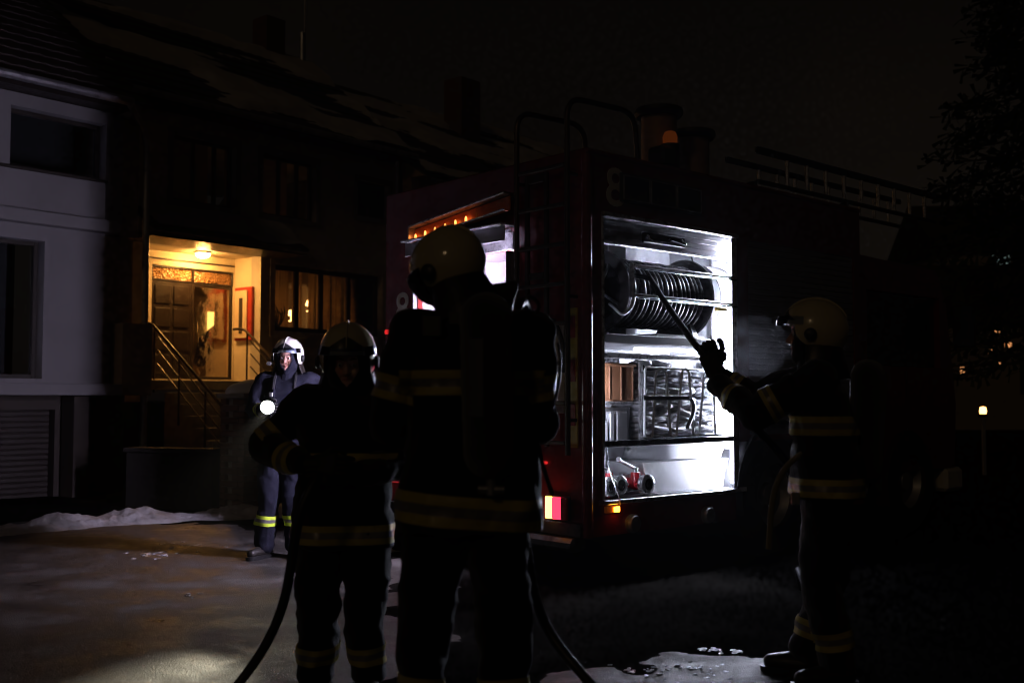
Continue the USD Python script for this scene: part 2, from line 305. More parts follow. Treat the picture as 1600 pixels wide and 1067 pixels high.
def strip(pts, width, height, seed, n=150, m=18):
    """A ridge of heaped snow along a polyline."""
    c = spline(pts, n); t = np.gradient(c, axis=0); t /= np.linalg.norm(t, axis=1, keepdims=True)
    nrm = np.stack([-t[:, 1], t[:, 0], 0 * t[:, 0]], -1); w = np.linspace(-1, 1, m)
    V = np.zeros((n, m, 3))
    for j, q in enumerate(w):
        prof = (1 - q * q)
        wob = meshkit.fbm(np.stack([c[:, 0] * 1.6, c[:, 1] * 1.6, 0 * c[:, 0]], -1), 3, seed + 5) - 0.5
        V[:, j] = c + nrm * (q * width / 2 * (1 + wob[:, None]))
        h = meshkit.fbm(V[:, j] * np.array([3.4, 3.4, 1.0]), 5, seed) * 1.5 - .25
        V[:, j, 2] = -0.03 + height * prof * (0.25 + 1.5 * h)
    I = np.arange(n * m).reshape(n, m)
    q = np.stack([I[:-1, :-1], I[1:, :-1], I[1:, 1:], I[:-1, 1:]], -1).reshape(-1, 4)
    return trimesh.Trimesh(V.reshape(-1, 3), np.vstack([q[:, [0, 2, 1]], q[:, [0, 3, 2]]]), process=False)
a = [Pt(-250, 838, 10.0), Pt(-100, 836, 10.5), Pt(60, 825, 11.2), Pt(205, 815, 11.9), Pt(330, 808, 12.35), Pt(430, 803, 12.7), Pt(560, 800, 13.2)]
for q in a: q[2] = 0
sb = strip(a, 1.0, 0.105, 21, 420, 44)
solo('snow_bank', sb, MATS['snow_dirty'], 'long low ridge of ploughed dirty snow at the road edge before the houses', 'snow bank', smooth=True)

def lumps(centres, seed):
    r = np.random.default_rng(seed); out = []
    for (px, py, spread, cnt, size) in centres:
        D = CAMZ * FPX / (py - 622) ; c = Pt(px, py, D)
        for k in range(cnt):
            s = size * r.uniform(0.4, 1.3); m = trimesh.creation.icosphere(2, s)
            m.vertices *= [r.uniform(0.9, 1.6), r.uniform(0.8, 1.3), r.uniform(0.12, 0.4)]
            m.vertices += (meshkit.noise(m.vertices / s * 1.7 + k * 3)[:, None] - 0.5) * s * 0.6
            m.apply_translation([c[0] + r.normal() * spread, c[1] + r.normal() * spread * 0.9, 0.008]); out.append(m)
    return cat_(*out)
solo('ice_crumbs', lumps([(245, 865, 0.12, 22, 0.018), (300, 852, 0.2, 16, 0.016), (303, 929, 0.06, 7, 0.012), (330, 1005, 0.02, 2, 0.012)], 3), MATS['ice'], 'scattered crumbs of ice on the road left of the lit man', 'ice', smooth=60, kind='stuff')
solo('ice_crumbs', lumps([(1115, 1012, 0.035, 12, 0.013), (1155, 1014, 0.02, 10, 0.013), (1080, 1040, 0.04, 10, 0.009), (1110, 1040, 0.04, 9, 0.010), (1005, 1042, 0.07, 16, 0.010), (1120, 1055, 0.08, 12, 0.009)], 4), MATS['ice'], 'glinting lumps of ice on the road in front of the fire engine', 'ice', smooth=60, kind='stuff')

# ------------------------------------------------------------------ houses (frame: x along the row, y away from the street)
HQ, HR = (-5.61, 15.0, 0.0), math.radians(50)
def frame_ring(x0, x1, y0, y1, z0, z1, w):
    return cat_(box(x0, x0 + w, y0, y1, z0, z1), box(x1 - w, x1, y0, y1, z0, z1), box(x0 + w, x1 - w, y0 + .002, y1 - .002, z1 - w, z1), box(x0 + w, x1 - w, y0 + .002, y1 - .002, z0, z0 + w))
def wall_with(x0, x1, y0, y1, z0, z1, holes):
    b = m3.Manifold.cube((x1 - x0, y1 - y0, z1 - z0)).translate((x0, y0, z0))
    for (a, c, d, e) in holes: b -= m3.Manifold.cube((c - a, y1 - y0 + 0.4, e - d)).translate((a, y0 - 0.2, d))
    return b
def window(H, x0, x1, z0, z1, y, mullions=(), pane='pane', wallmat='frame_dark', w=0.06, back='room', depth=0.9):
    f = part(H, 'window', frame_ring(x0, x1, y, y + 0.07, z0, z1, w), MATS[wallmat])
    xs = [x0 + w] + [v for m in mullions for v in (m - w / 2, m + w / 2)] + [x1 - w]
    for m in mullions: part(f, 'mullion', box(m - w / 2, m + w / 2, y + .004, y + 0.066, z0 + w, z1 - w), MATS[wallmat])
    for a, b in zip(xs[::2], xs[1::2]):
        part(f, 'pane', box(a, b, y + .028, y + .036, z0 + w, z1 - w, 0), MATS[pane], False)
    if back:
        part(f, 'room', cat_(box(x0 - .1, x1 + .1, y + depth, y + depth + .02, z0 - .3, z1 + .2, 0)), MATS[back], False)
    return f
def tiled_roof(x0, x1, ya, za, yb, zb, step=0.33):
    """Rows of overlapping tiles from the eave (ya, za) up to the ridge (yb, zb)."""
    L = math.hypot(yb - ya, zb - za); n = max(3, int(L / step)); out = []
    uy, uz = (yb - ya) / L, (zb - za) / L; ny, nz = -uz, uy
    nx = int((x1 - x0) / 0.12); xs = np.linspace(x0, x1, nx + 1)
    wave = 0.012 * np.abs(np.sin(np.arange(nx + 1) * math.pi / 2))
    for k in range(n):
        s0, s1 = L * k / n, L * (k + 1) / n + 0.03
        rows = []
        for s, h in ((s0, 0.0), (s0, 0.045), (s1, 0.018)):
            rows.append(np.stack([xs, ya + uy * s + ny * (h + wave), za + uz * s + nz * (h + wave)], -1))
        V = np.vstack(rows); I = np.arange(3 * (nx + 1)).reshape(3, -1)
        q = np.stack([I[:-1, :-1], I[:-1, 1:], I[1:, 1:], I[1:, :-1]], -1).reshape(-1, 4)
        out.append(trimesh.Trimesh(V, np.vstack([q[:, [0, 1, 2]], q[:, [0, 2, 3]]]), process=False))
    return trimesh.util.concatenate(out)
def roof_snow(x0, x1, ya, za, yb, zb, seed, cover=0.0, nx=110, ns=60):
    L = math.hypot(yb - ya, zb - za); uy, uz = (yb - ya) / L, (zb - za) / L; ny, nz = -uz, uy
    X, S = np.meshgrid(np.linspace(x0 + .05, x1 - .05, nx), np.linspace(0.02, L - .05, ns), indexing='ij')
    h = meshkit.fbm(np.stack([X * 0.45 + S * .25, S * 1.5, 0 * X], -1), 4, seed) - 0.47 + cover
    h = np.clip(h * 0.55, -0.03, 0.09) + 0.02
    V = np.stack([X, ya + uy * S + ny * (h + .02), za + uz * S + nz * (h + .02)], -1).reshape(-1, 3)
    I = np.arange(nx * ns).reshape(nx, ns)
    q = np.stack([I[:-1, :-1], I[1:, :-1], I[1:, 1:], I[:-1, 1:]], -1).reshape(-1, 4)
    return trimesh.Trimesh(V, np.vstack([q[:, [0, 1, 2]], q[:, [0, 2, 3]]]), process=False)

# house 1: white, with two long slabs and a garage, at the left edge
H = thing('row_house', 'white terraced house with balcony slabs and a ribbed garage door at the left edge', 'house', HQ, HR, off=(-4, 0, 0))
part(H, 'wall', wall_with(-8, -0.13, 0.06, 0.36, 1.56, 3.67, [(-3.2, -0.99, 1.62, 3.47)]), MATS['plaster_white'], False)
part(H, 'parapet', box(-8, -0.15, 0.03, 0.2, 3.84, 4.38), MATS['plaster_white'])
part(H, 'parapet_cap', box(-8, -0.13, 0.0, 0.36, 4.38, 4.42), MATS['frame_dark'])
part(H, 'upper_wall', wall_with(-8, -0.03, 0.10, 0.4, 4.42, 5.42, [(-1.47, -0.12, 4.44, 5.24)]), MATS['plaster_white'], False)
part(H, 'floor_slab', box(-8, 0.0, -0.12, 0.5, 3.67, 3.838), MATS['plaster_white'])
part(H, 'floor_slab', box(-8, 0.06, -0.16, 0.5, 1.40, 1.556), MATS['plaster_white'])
part(H, 'corner_pier', box(-0.10, 0.16, 0.12, 0.5, 3.842, 5.42), MATS['plaster_white'])
part(H, 'side_wall', box(-0.12, 0.42, 0.24, 1.96, 1.56, 3.668), MATS['plaster_brown'])
part(H, 'side_wall', box(0.165, 0.46, 0.2, 1.96, 3.68, 5.42), MATS['plaster_brown'])
part(H, 'porch_parapet', box(0.075, 0.55, -0.1, 0.9, 1.40, 2.42), MATS['plaster_brown'])
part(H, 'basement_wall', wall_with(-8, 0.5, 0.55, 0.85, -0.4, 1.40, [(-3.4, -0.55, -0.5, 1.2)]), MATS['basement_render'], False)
part(H, 'basement_pillar', box(-0.48, -0.26, 0.15, 0.5, -0.1, 1.395), MATS['basement_render'])
window(H, -1.47, -0.12, 4.44, 5.24, 0.26, back='room_dark')
bd = window(H, -3.2, -0.99, 1.62, 3.47, 0.24, mullions=(-2.1,), back='room_dark')
gd = part(H, 'garage_door', box(-3.4, -0.55, 0.72, 0.75, -0.4, 1.2), MATS['garage_slat'])
for k in range(21):
    z = -0.4 + k * 0.0755
    part(gd, 'slat', box(-3.39, -0.56, 0.68, 0.719, z + .004, z + .0715, 0.012), MATS['garage_slat'])
part(H, 'gutter', tube([(-8, -0.28, 5.53), (0.06, -0.28, 5.53)], 0.06, 10), MATS['zinc'])
part(H, 'eave_board', box(-8, 0.1, -0.2, 0.45, 5.43, 5.5), MATS['wood_dark'])
dp = part(H, 'downpipe', tube(roundpoly([(0.02, -0.28, 5.5), (0.52, 0.1, 5.2), (0.58, 0.16, 1.4), (0.58, 0.16, -0.1)], 0.2), 0.05, 12), MATS['zinc'])
rf = part(H, 'roof', tiled_roof(-8, 0.4, -0.25, 5.52, 3.6, 8.3), MATS['roof_tile'], False)
part(H, 'gable', trimesh.creation.box([0.02, 0.02, 0.02]) if False else cat_(m3.Manifold.hull_points([(x, y, z) for x in (-7.95, 0.38) for (y, z) in ((0.0, 5.45), (6.5, 5.45), (3.6, 8.2))])), MATS['plaster_grey'], False)
part(rf, 'chimney', box(0.35 - .55, 0.35, 3.2, 3.75, 7.6, 9.1), MATS['brick'])

# house 2: porch with the lamp
H2 = thing('row_house', 'terraced house with snowy tiled roof, lit porch and curtained window behind the men', 'house', HQ, HR, off=(4.6, 2.0, 0))
fx0, fx1, fy = 0.62, 7.4, 2.0
part(H2, 'wall', wall_with(fx0, fx1, fy, fy + .28, 1.3, 6.3, [(1.72, 3.99, 1.3, 3.95), (4.3, 6.98, 2.6, 3.84), (2.15, 3.42, 4.72, 5.86), (4.0, 5.25, 4.72, 5.86), (6.3, 7.15, 5.0, 5.72)]), MATS['plaster_grey'], False)
part(H2, 'plinth', wall_with(fx0, fx1, fy - .04, fy + .2, -0.2, 1.298, []), MATS['dark_stone'], False)
for (x0, x1) in ((2.15, 3.42), (4.0, 5.25)):
    window(H2, x0, x1, 4.72, 5.86, fy + .12, mullions=(x0 + (x1 - x0) * .38, x0 + (x1 - x0) * .72))
    part(H2, 'window_surround', frame_ring(x0 - .1, x1 + .1, fy - .03, fy - .002, 4.62, 5.96, .1), MATS['plaster_white'])
window(H2, 6.3, 7.15, 5.0, 5.72, fy + .12, mullions=(6.72,))
part(H2, 'window_surround', frame_ring(6.2, 7.25, fy - .03, fy - .002, 4.9, 5.82, .1), MATS['plaster_white'])
bw = window(H2, 4.3, 6.98, 2.6, 3.84, fy + .12, mullions=(4.92, 5.52, 6.22), w=0.09, depth=1.6)
part(H2, 'window_surround', frame_ring(4.19, 7.09, fy - .03, fy - .002, 2.49, 3.95, .11), MATS['plaster_grey'])
for k, (a, b) in enumerate(((4.37, 4.62), (4.62, 4.9), (4.97, 5.2), (5.36, 5.5), (5.56, 5.9), (5.94, 6.2), (6.28, 6.58), (6.6, 6.92))):
    n = 40; xs = np.linspace(a, b, n); ys = fy + .34 + .018 * np.sin(xs * 95 + k) + .01 * np.sin(xs * 41)
    V = np.vstack([np.stack([xs, ys, np.full(n, 2.68)], -1), np.stack([xs, ys, np.full(n, 3.78)], -1)]); I = np.arange(n - 1)
    F = np.vstack([np.stack([I, I + 1, I + n + 1], -1), np.stack([I, I + n + 1, I + n], -1)])
    part(bw, 'curtain', trimesh.Trimesh(V, F, process=False), MATS['curtain'], True)
for (x, z) in ((5.28, 2.98), (4.66, 3.05), (6.44, 3.1), (5.72, 3.2)):  # added behind the curtains to light them, save the one in the gap
    part(bw, 'table_or_added_lamp', lathe([(0.0, 0), (.05, .0), (.05, .012), (.012, .02), (.012, .10), (.05, .11), (.07, .12), (.04, .22), (0, .22)], (x, fy + .75, z - .12), (0, 0, 1), 20), MATS['room_bulb'])
part(bw, 'sill_plant', cat_(*[tube(spline([(4.45 + .02 * i, fy + .26, 2.7), (4.45 + .05 * i - .12, fy + .25, 2.95), (4.4 + .07 * i - .25, fy + .24, 3.0 + .05 * (i % 3))], 8), [.012] * 5 + [.02, .012, .003], 5) for i in range(9)]), MATS['needle'])
# porch: recess, ceiling, transom, doors
py = 2.8
part(H2, 'porch_back_wall', wall_with(1.3, 4.05, py, py + .2, 1.66, 3.95, [(2.28, 3.98, 1.70, 3.70)]), MATS['plaster_cream'], False)
part(H2, 'porch_side_wall', box(3.992, 4.2, fy + .285, py - .002, 1.66, 3.95), MATS['plaster_cream'])
part(H2, 'porch_side_wall', box(1.5, 1.715, fy + .285, py - .002, 1.66, 3.95), MATS['plaster_cream'])
part(H2, 'porch_ceiling', box(1.5, 4.2, fy - .02, py + .2, 3.955, 4.05), MATS['plaster_cream'])
part(H2, 'picture_rail', box(1.72, 3.985, py - .03, py - .003, 3.80, 3.825), MATS['wood_dark'])
tr = part(H2, 'transom', frame_ring(2.28, 3.98, py + .02, py + .1, 3.43, 3.70, .035), MATS['wood_dark'])
part(tr, 'pane', box(2.315, 3.10, py + .05, py + .06, 3.465, 3.665, 0), MATS['wire_glass'], False, 'pebbled glass pane glittering in the lamp light')
part(tr, 'mullion', box(3.10, 3.15, py + .022, py + .098, 3.465, 3.665), MATS['wood_dark'])
part(tr, 'pane', box(3.15, 3.945, py + .05, py + .06, 3.465, 3.665, 0), MATS['wire_glass'], False)
d1 = part(H2, 'door', box(2.29, 3.10, py + .03, py + .08, 1.70, 3.425), MATS['wood_dark'])
for i in range(2):
    for j in range(4):
        part(d1, 'door_panel', box(2.36 + i * .37, 2.66 + i * .37, py + .012, py + .034, 1.80 + j * .41, 2.13 + j * .41, .02), MATS['wood_dark'])
d2 = part(H2, 'glass_door', frame_ring(3.105, 3.975, py + .03, py + .08, 1.70, 3.425, .05), MATS['wood_dark'])
part(d2, 'pane', box(3.155, 3.925, py + .05, py + .058, 1.75, 3.375, 0), MATS['hall_glass'], False)
part(d2, 'handle', tube([(3.2, py + .0, 2.55), (3.2, py - .0, 2.75)], .012), MATS['chrome'])
# the hall seen through the glass door
hall = part(H2, 'hall', cat_(box(2.9, 5.9, py + 2.0, py + 2.05, 1.66, 3.6, 0), box(2.9, 5.9, py + .25, py + 2.0, 1.62, 1.66, 0), box(5.9, 5.95, py + .25, py + 2.0, 1.66, 3.6, 0), box(2.85, 2.9, py + .25, py + 2.0, 1.66, 3.6, 0), box(2.9, 5.9, py + .25, py + 2.0, 3.6, 3.65, 0)), MATS['door_cream'], False)
part(hall, 'lit_doorway', box(4.76, 4.92, py + 1.96, py + 1.99, 2.36, 3.12, 0), MATS['hall_glow'], False)
part(hall, 'coat', cat_(m3.Manifold.batch_hull([m3.Manifold.sphere(r, 16).translate(p) for r, p in ((.1, (5.05, py + 1.7, 2.95)), (.14, (4.55, py + 1.75, 2.5)), (.12, (4.4, py + 1.7, 2.1)))])), MATS['wood_dark'])
part(hall, 'mirror', box(4.25, 4.42, py + 1.94, py + 1.97, 2.7, 3.2, 0), MATS['chrome'], False)
rd = part(H2, 'open_door_leaf', box(3.93, 3.985, fy + .18, fy + .70, 2.42, 3.40), MATS['wood_red'], label='red door leaf with a narrow window standing open')
part(rd, 'leaf_panel', box(3.905, 3.929, fy + .3, fy + .68, 2.46, 3.34), MATS['door_cream'])
part(rd, 'leaf_window', box(3.895, 3.904, fy + .42, fy + .52, 2.55, 3.2, 0), MATS['frame_dark'], False)
lampb = part(H2, 'ceiling_lamp', lathe([(0, 0), (.14, 0), (.14, .03), (0, .03)], (3.02, fy + .38, 3.918), (0, 0, 1), 28), MATS['alu'])
part(lampb, 'lamp_shade', lathe([(0, -.075), (.07, -.065), (.115, -.035), (.125, -.002), (0, -.002)], (3.02, fy + .38, 3.916), (0, 0, 1), 28), MATS['porch_bulb'])
cn = part(H2, 'canopy', tiled_roof(1.3, 4.4, 1.15, 3.98, 2.0, 4.5, .3), MATS['roof_tile'], False)
part(cn, 'canopy_board', box(1.3, 4.4, 1.2, 2.0, 3.93, 3.953), MATS['wood_dark'])
part(cn, 'snow', roof_snow(1.3, 4.4, 1.15, 4.0, 2.0, 4.52, 14, .12, 50, 16), MATS['snow_roof'], True)
part(H2, 'porch_floor', box(1.5, 4.25, 1.5, py + .25, 1.50, 1.655), MATS['concrete'])
for k in range(8):
    part(H2, 'step', box(1.75, 3.3, 1.5 - .27 * (k + 1), 1.5 - .27 * k - .003, -.1, 1.47 - .185 * k - .02), MATS['concrete'])
for (x, y0, z0, y1, z1) in ((1.62, 1.9, 2.58, -.7, .95), (3.42, 1.9, 2.58, -.7, .95)):
    r = part(H2, 'handrail', tube(roundpoly([(x, 2.0, 2.58), (x, y0 - .2, 2.58), (x, y1, z1), (x, y1, z1 - .3)], .12), .024, 10), MATS['rail_steel'])
    for k in range(3): part(r, 'rail_bar', tube([(x, 1.5, 2.35 - .22 * k), (x, -.65, .78 - .2 * k)], .012, 6), MATS['rail_steel'])
    for k in range(4): part(r, 'rail_post', tube([(x, 1.6 - .72 * k, 2.5 - .52 * k), (x, 1.6 - .72 * k, 1.45 - .52 * k)], .016, 6), MATS['rail_steel'])
part(H2, 'gutter', tube([(fx0 - .1, 1.42, 6.28), (fx1, 1.42, 6.28)], .06, 10), MATS['zinc'])
part(H2, 'eave_board', box(fx0, fx1, 1.46, 2.2, 6.2, 6.26), MATS['wood_dark'])
r2 = part(H2, 'roof', tiled_roof(.45, fx1, 1.45, 6.3, 4.85, 8.85), MATS['roof_tile'], False)
part(r2, 'snow', roof_snow(.45, fx1, 1.45, 6.3, 4.85, 8.85, 5, .02), MATS['snow_roof'], True)
part(r2, 'roof_body', cat_(m3.Manifold.hull_points([(x, y, z) for x in (.47, fx1 - .02) for (y, z) in ((1.6, 6.27), (8.2, 6.27), (4.85, 8.8))])), MATS['plaster_grey'], False)
part(r2, 'chimney', box(6.0, 6.5, 4.6, 5.1, 8.3, 9.6), MATS['brick'])
part(r2, 'vent_pipe', tube([(7.05, 4.7, 8.7), (7.05, 4.7, 9.5)], .06, 10), MATS['zinc'])
an = part(r2, 'aerial_mast', tube([(7.2, 4.8, 8.7), (7.2, 4.8, 11.6)], .022, 8), MATS['zinc'])
for k in range(6): part(an, 'aerial_rod', tube([(7.2 - .5 + .05 * k, 4.8, 11.0 + .09 * k), (7.2 + .5 - .05 * k, 4.8, 11.0 + .09 * k)], .006, 5), MATS['zinc'])

# house 3: further along, partly behind the fire engine
H3 = thing('row_house', 'darker gabled terraced house beyond, partly hidden behind the fire engine', 'house', HQ, HR, off=(12, 1.6, 0))
part(H3, 'wall', wall_with(7.6, 17, 1.6, 1.9, -.2, 5.9, [(8.9, 10.2, 4.3, 5.4), (8.9, 10.2, 2.2, 3.5), (12, 13.6, 4.3, 5.4), (12, 13.6, 2.2, 3.5)]), MATS['plaster_brown'], False)
part(H3, 'gable_wall', box(7.42, 7.598, 1.6, 8.2, -.2, 5.9), MATS['plaster_brown'])
for (x0, x1, z0, z1) in ((8.9, 10.2, 4.3, 5.4), (8.9, 10.2, 2.2, 3.5), (12, 13.6, 4.3, 5.4), (12, 13.6, 2.2, 3.5)):
    window(H3, x0, x1, z0, z1, 1.72, mullions=((x0 + x1) / 2,))
r3 = part(H3, 'roof', tiled_roof(7.3, 17.2, 1.1, 5.9, 4.9, 8.6), MATS['roof_tile'], False)
part(r3, 'snow', roof_snow(7.3, 17.2, 1.1, 5.9, 4.9, 8.6, 25, -.03), MATS['snow_roof'], True)
part(r3, 'roof_body', cat_(m3.Manifold.hull_points([(x, y, z) for x in (7.4, 17.1) for (y, z) in ((1.25, 5.88), (8.6, 5.88), (4.9, 8.55))])), MATS['plaster_brown'], False)
part(r3, 'chimney', box(11.2, 11.9, 3.7, 4.3, 7.4, 9.3), MATS['brick'])
wl = part(H3, 'wall_lantern', lathe([(0, 0), (.06, .02), (.12, .3), (.14, .32), (0, .4)], (7.9, 1.42, 4.3), (0, 0, 1), 16), MATS['black_plastic'])
part(wl, 'bracket', tube([(7.9, 1.6, 4.5), (7.9, 1.45, 4.68)], .015), MATS['black_plastic'])

# forecourt: brick gate pier with a cap of snow, low wall
pc = Pt(388, 700, 13.0)
pw = thing('gate_pier', 'square brick gate pier with a mound of snow on top beside the lit man', 'pier', (pc[0], pc[1], 0), HR)
part(pw, 'core', box(-.2, .2, -.2, .2, -.1, 1.36), MATS['concrete'])
for k in range(18):
    z = k * .0755
    for (x0, x1, y0, y1) in (((-.24, .075, -.24, -.125), (.085, .24, -.24, -.01), (-.24, -.125, -.115, .24), (-.115, .24, .125, .24)) if k % 2 == 0 else ((-.075, .24, -.24, -.125), (-.24, -.085, -.24, -.01), (.125, .24, -.115, .24), (-.24, .115, .125, .24))):
        j = RNG.uniform(-.003, .003)
        part(pw, 'brick', box(x0 + j, x1 + j, y0 + j, y1 + j, z, z + .066, .005), MATS['brick'])
part(pw, 'cap_stone', box(-.28, .28, -.28, .28, 1.362, 1.42), MATS['concrete'])
mnd = trimesh.creation.icosphere(3, 1.0); mnd.vertices *= [.3, .27, .14]; mnd.vertices[:, 2] = np.maximum(mnd.vertices[:, 2], -.01); mnd.vertices += ((meshkit.fbm(mnd.vertices * 6, 3, 2) - .5) * .07)[:, None]; mnd.apply_translation([.02, 0, 1.432])
snow_cap = solo('snow_mound', mnd.copy().apply_transform(trimesh.transformations.translation_matrix([pc[0], pc[1], 0])), MATS['snow'], 'rounded mound of snow sitting on the brick gate pier', 'snow', True)
q0, q1 = Pt(205, 700, 13.6), Pt(350, 700, 13.2)
lw = thing('garden_wall', 'low dark rendered wall running left from the brick gate pier', 'wall', (q0[0], q0[1], 0), math.atan2(q1[1] - q0[1], q1[0] - q0[0]))
Lw = math.hypot(*(q1 - q0)[:2])
part(lw, 'wall_body', box(0, Lw - .1, -.1, .1, -.1, .68), MATS['dark_stone'])
part(lw, 'coping', box(-.02, Lw - .08, -.14, .14, .683, .74), MATS['dark_stone'])

# ------------------------------------------------------------------ fire engine (frame: x from the tail forwards, y from the right side to the left, z up)
TL, TR = (0.554, 7.71, 0.0), math.radians(42)
T = thing('fire_engine', 'red fire engine seen from behind with its rear and side lockers open and lit', 'fire engine', TL, TR, off=(2.9, 1.25, 0))
def tworld(x, y, z):
    c, s = math.cos(TR), math.sin(TR); return np.array([TL[0] + c * x - s * y, TL[1] + s * x + c * y, z])
part(T, 'side_panel', wall_with(0.03, 3.77, 0.0, 0.03, 0.36, 3.14, [(.162, 1.762, .62, 2.70), (1.95, 3.65, 1.05, 2.70), (1.75, 2.95, .2, 1.0)]), MATS['truck_red'], False)
part(T, 'side_panel', wall_with(0.03, 3.77, 2.45, 2.5, 0.36, 3.14, [(1.75, 2.95, .2, 1.0)]), MATS['truck_red'], False)
part(T, 'rear_panel', m3.Manifold.cube((.05, 2.5, 2.80)).translate((-.02, 0, .36)) - m3.Manifold.cube((.3, 1.25, 1.55)).translate((-.1, .77, .97)), MATS['truck_red'], False)
part(T, 'roof_panel', box(-.02, 3.79, -.01, 2.51, 3.142, 3.19, .015), MATS['truck_red'])
part(T, 'front_bulkhead', box(3.73, 3.768, .052, 2.448, .4, 3.138), MATS['truck_red'])
part(T, 'corner_post', cat_(cyl((0.0, .015, .36), (0, .015, 3.14), .04, n=16)), MATS['truck_red'])
part(T, 'chassis', cat_(box(.1, 5.6, .75, .95, .5, .72), box(.1, 5.6, 1.55, 1.75, .5, .72)), MATS['black_paint'])
part(T, 'rear_bumper', box(-.14, .02, .03, 2.47, .26, .355, .03), MATS['black_paint'])
part(T, 'tail_skirt', box(-.06, -.022, .03, 2.47, .36, .46), MATS['black_paint'])
# side locker
part(T, 'locker_back', box(.1, 1.9, .78, .80, .6, 2.72, 0), MATS['interior_white'], False)
part(T, 'locker_floor', box(.1, 1.9, .0, .778, .585, .62, 0), MATS['interior_white'], False)
part(T, 'locker_ceiling', box(.1, 1.9, .052, .778, 2.705, 2.73, 0), MATS['interior_white'], False)
part(T, 'locker_side', box(.12, .14, .052, .778, .622, 2.70, 0), MATS['interior_white'], False)
part(T, 'locker_side', box(1.86, 1.88, .052, .778, .622, 2.70, 0), MATS['interior_white'], False)
part(T, 'locker_partition', box(1.05, 1.065, .58, .778, 1.85, 2.70, 0), MATS['interior_white'], False)
part(T, 'locker_sill', box(.155, 1.77, -.035, -.001, .585, .618, .006), MATS['alu'])
tf = part(T, 'locker_frame', cat_(box(.138, .164, -.012, .06, .62, 2.695), box(1.760, 1.79, -.012, .06, .62, 2.695), box(1.714, 1.7595, -.012, -.002, .62, 2.695, .001), box(.138, 1.79, -.03, .058, 2.697, 2.735)), MATS['alu'])  # inner right lip added to keep the tube's light off the ground
sh = part(T, 'roller_shutter', cat_(box(.167, 1.757, .04, .055, 2.53, 2.695), *[box(.168, 1.756, .034, .0395, 2.535 + .04 * k, 2.569 + .04 * k) for k in range(4)]), MATS['alu_dull'])
part(sh, 'shutter_bar', box(.166, 1.758, .025, .06, 2.505, 2.529), MATS['alu'])
part(sh, 'shutter_handle', cat_(box(.62, 1.12, .005, .033, 2.555, 2.635), ), MATS['black_plastic'])
part(sh, 'handle_bar', tube(roundpoly([(.66, .005, 2.61), (.66, -.035, 2.575), (.86, -.04, 2.575), (.9, -.025, 2.6), (1.08, -.035, 2.575), (1.08, .005, 2.61)], .02), .011, 8), MATS['chrome'])
part(T, 'light_tube', box(1.740, 1.756, .006, .045, .66, 2.66, 0), MATS['led_side'], False)
part(T, 'light_tube', box(.168, .178, .012, .025, .68, 1.62, 0), MATS['led_left'], False)
part(T, 'shelf', box(.142, 1.858, .03, .776, 1.77, 1.84), MATS['alu_dull'])
part(T, 'light_tube', box(1.0, 1.82, .42, .45, 1.752, 1.766, 0), MATS['led_shelf'], False)
part(T, 'light_tube', box(1.84, 1.855, .16, .18, 1.08, 1.62, 0), MATS['led_shelf'], False)
s2 = part(T, 'shelf', box(.142, 1.858, .02, .776, 1.015, 1.035), MATS['alu_dull'])
part(s2, 'shelf_edge', cat_(box(.142, 1.78, .0, .019, 1.0, 1.05), *[box(.16 + .05 * k, .18 + .05 * k, -.004, .0, 1.015, 1.035, 0) for k in range(32)]), MATS['black_paint'])
part(T, 'rack_beam', cat_(box(.142, 1.76, .03, .06, 1.655, 1.70), box(.60, .635, .03, .06, 1.04, 1.653), box(.142, .60, .04, .055, 1.31, 1.335)), MATS['alu'])
part(T, 'wheel_housing', cat_(m3.Manifold.hull_points([(x, y, z) for (x, z) in ((.80, .625), (1.855, .625), (1.855, .86), (.72, .86)) for y in (.12, .77)])), MATS['interior_white'], 20)
part(T, 'wheel_housing', cat_(m3.Manifold.batch_hull([m3.Manifold.cylinder(.13, .26, .22, 40).translate((1.27, .48, .866)), m3.Manifold.cube((.1, .56, .13)).translate((1.75, .20, .866))])), MATS['interior_white'], 20)
# hose reel
ry, rz, R = .34, 2.19, .27
rl = part(T, 'hose_reel', lathe([(0, 0), (.17, 0), (.17, .98), (0, .98)], (.5, ry, rz), (1, 0, 0), 32), MATS['black_paint'])
part(rl, 'reel_flange', lathe([(.225, 0), (.315, 0), (.32, .008), (.315, .016), (.225, .016), (.225, 0)], (.47, ry, rz), (1, 0, 0), 56), MATS['grey_paint'])
part(rl, 'reel_flange', lathe([(0, 0), (.325, 0), (.335, .012), (.325, .024), (0, .024)], (1.48, ry, rz), (1, 0, 0), 56), MATS['black_plastic'])
part(rl, 'reel_hub', lathe([(0, -.03), (.05, -.03), (.06, .03), (.235, .04), (.235, .05), (0, .05)], (.46, ry, rz), (1, 0, 0), 32), MATS['rubber'])
for k in range(4):
    an_ = k * math.pi / 2 + .5
    part(rl, 'reel_spoke', tube([(.468, ry, rz), (.468, ry + .23 * math.cos(an_), rz + .23 * math.sin(an_))], .012, 6), MATS['alu'])
th = np.linspace(0, 2 * math.pi * 17, 17 * 48); hx = np.linspace(.515, 1.455, len(th))
part(rl, 'wound_hose', tube(np.stack([hx, ry + (R - .02 + .004 * np.sin(th * .37)) * np.cos(th), rz + (R - .02 + .004 * np.sin(th * .37)) * np.sin(th)], -1), .0215, 8), MATS['hose_black'], True)
part(rl, 'reel_stand', cat_(m3.Manifold.hull_points([(x, y, z) for x in (1.40, 1.46) for (y, z) in ((ry - .2, 1.842), (ry + .25, 1.842), (ry - .05, rz), (ry + .05, rz))]), box(.9, 1.5, ry - .22, ry + .22, 1.842, 1.87)), MATS['black_plastic'])
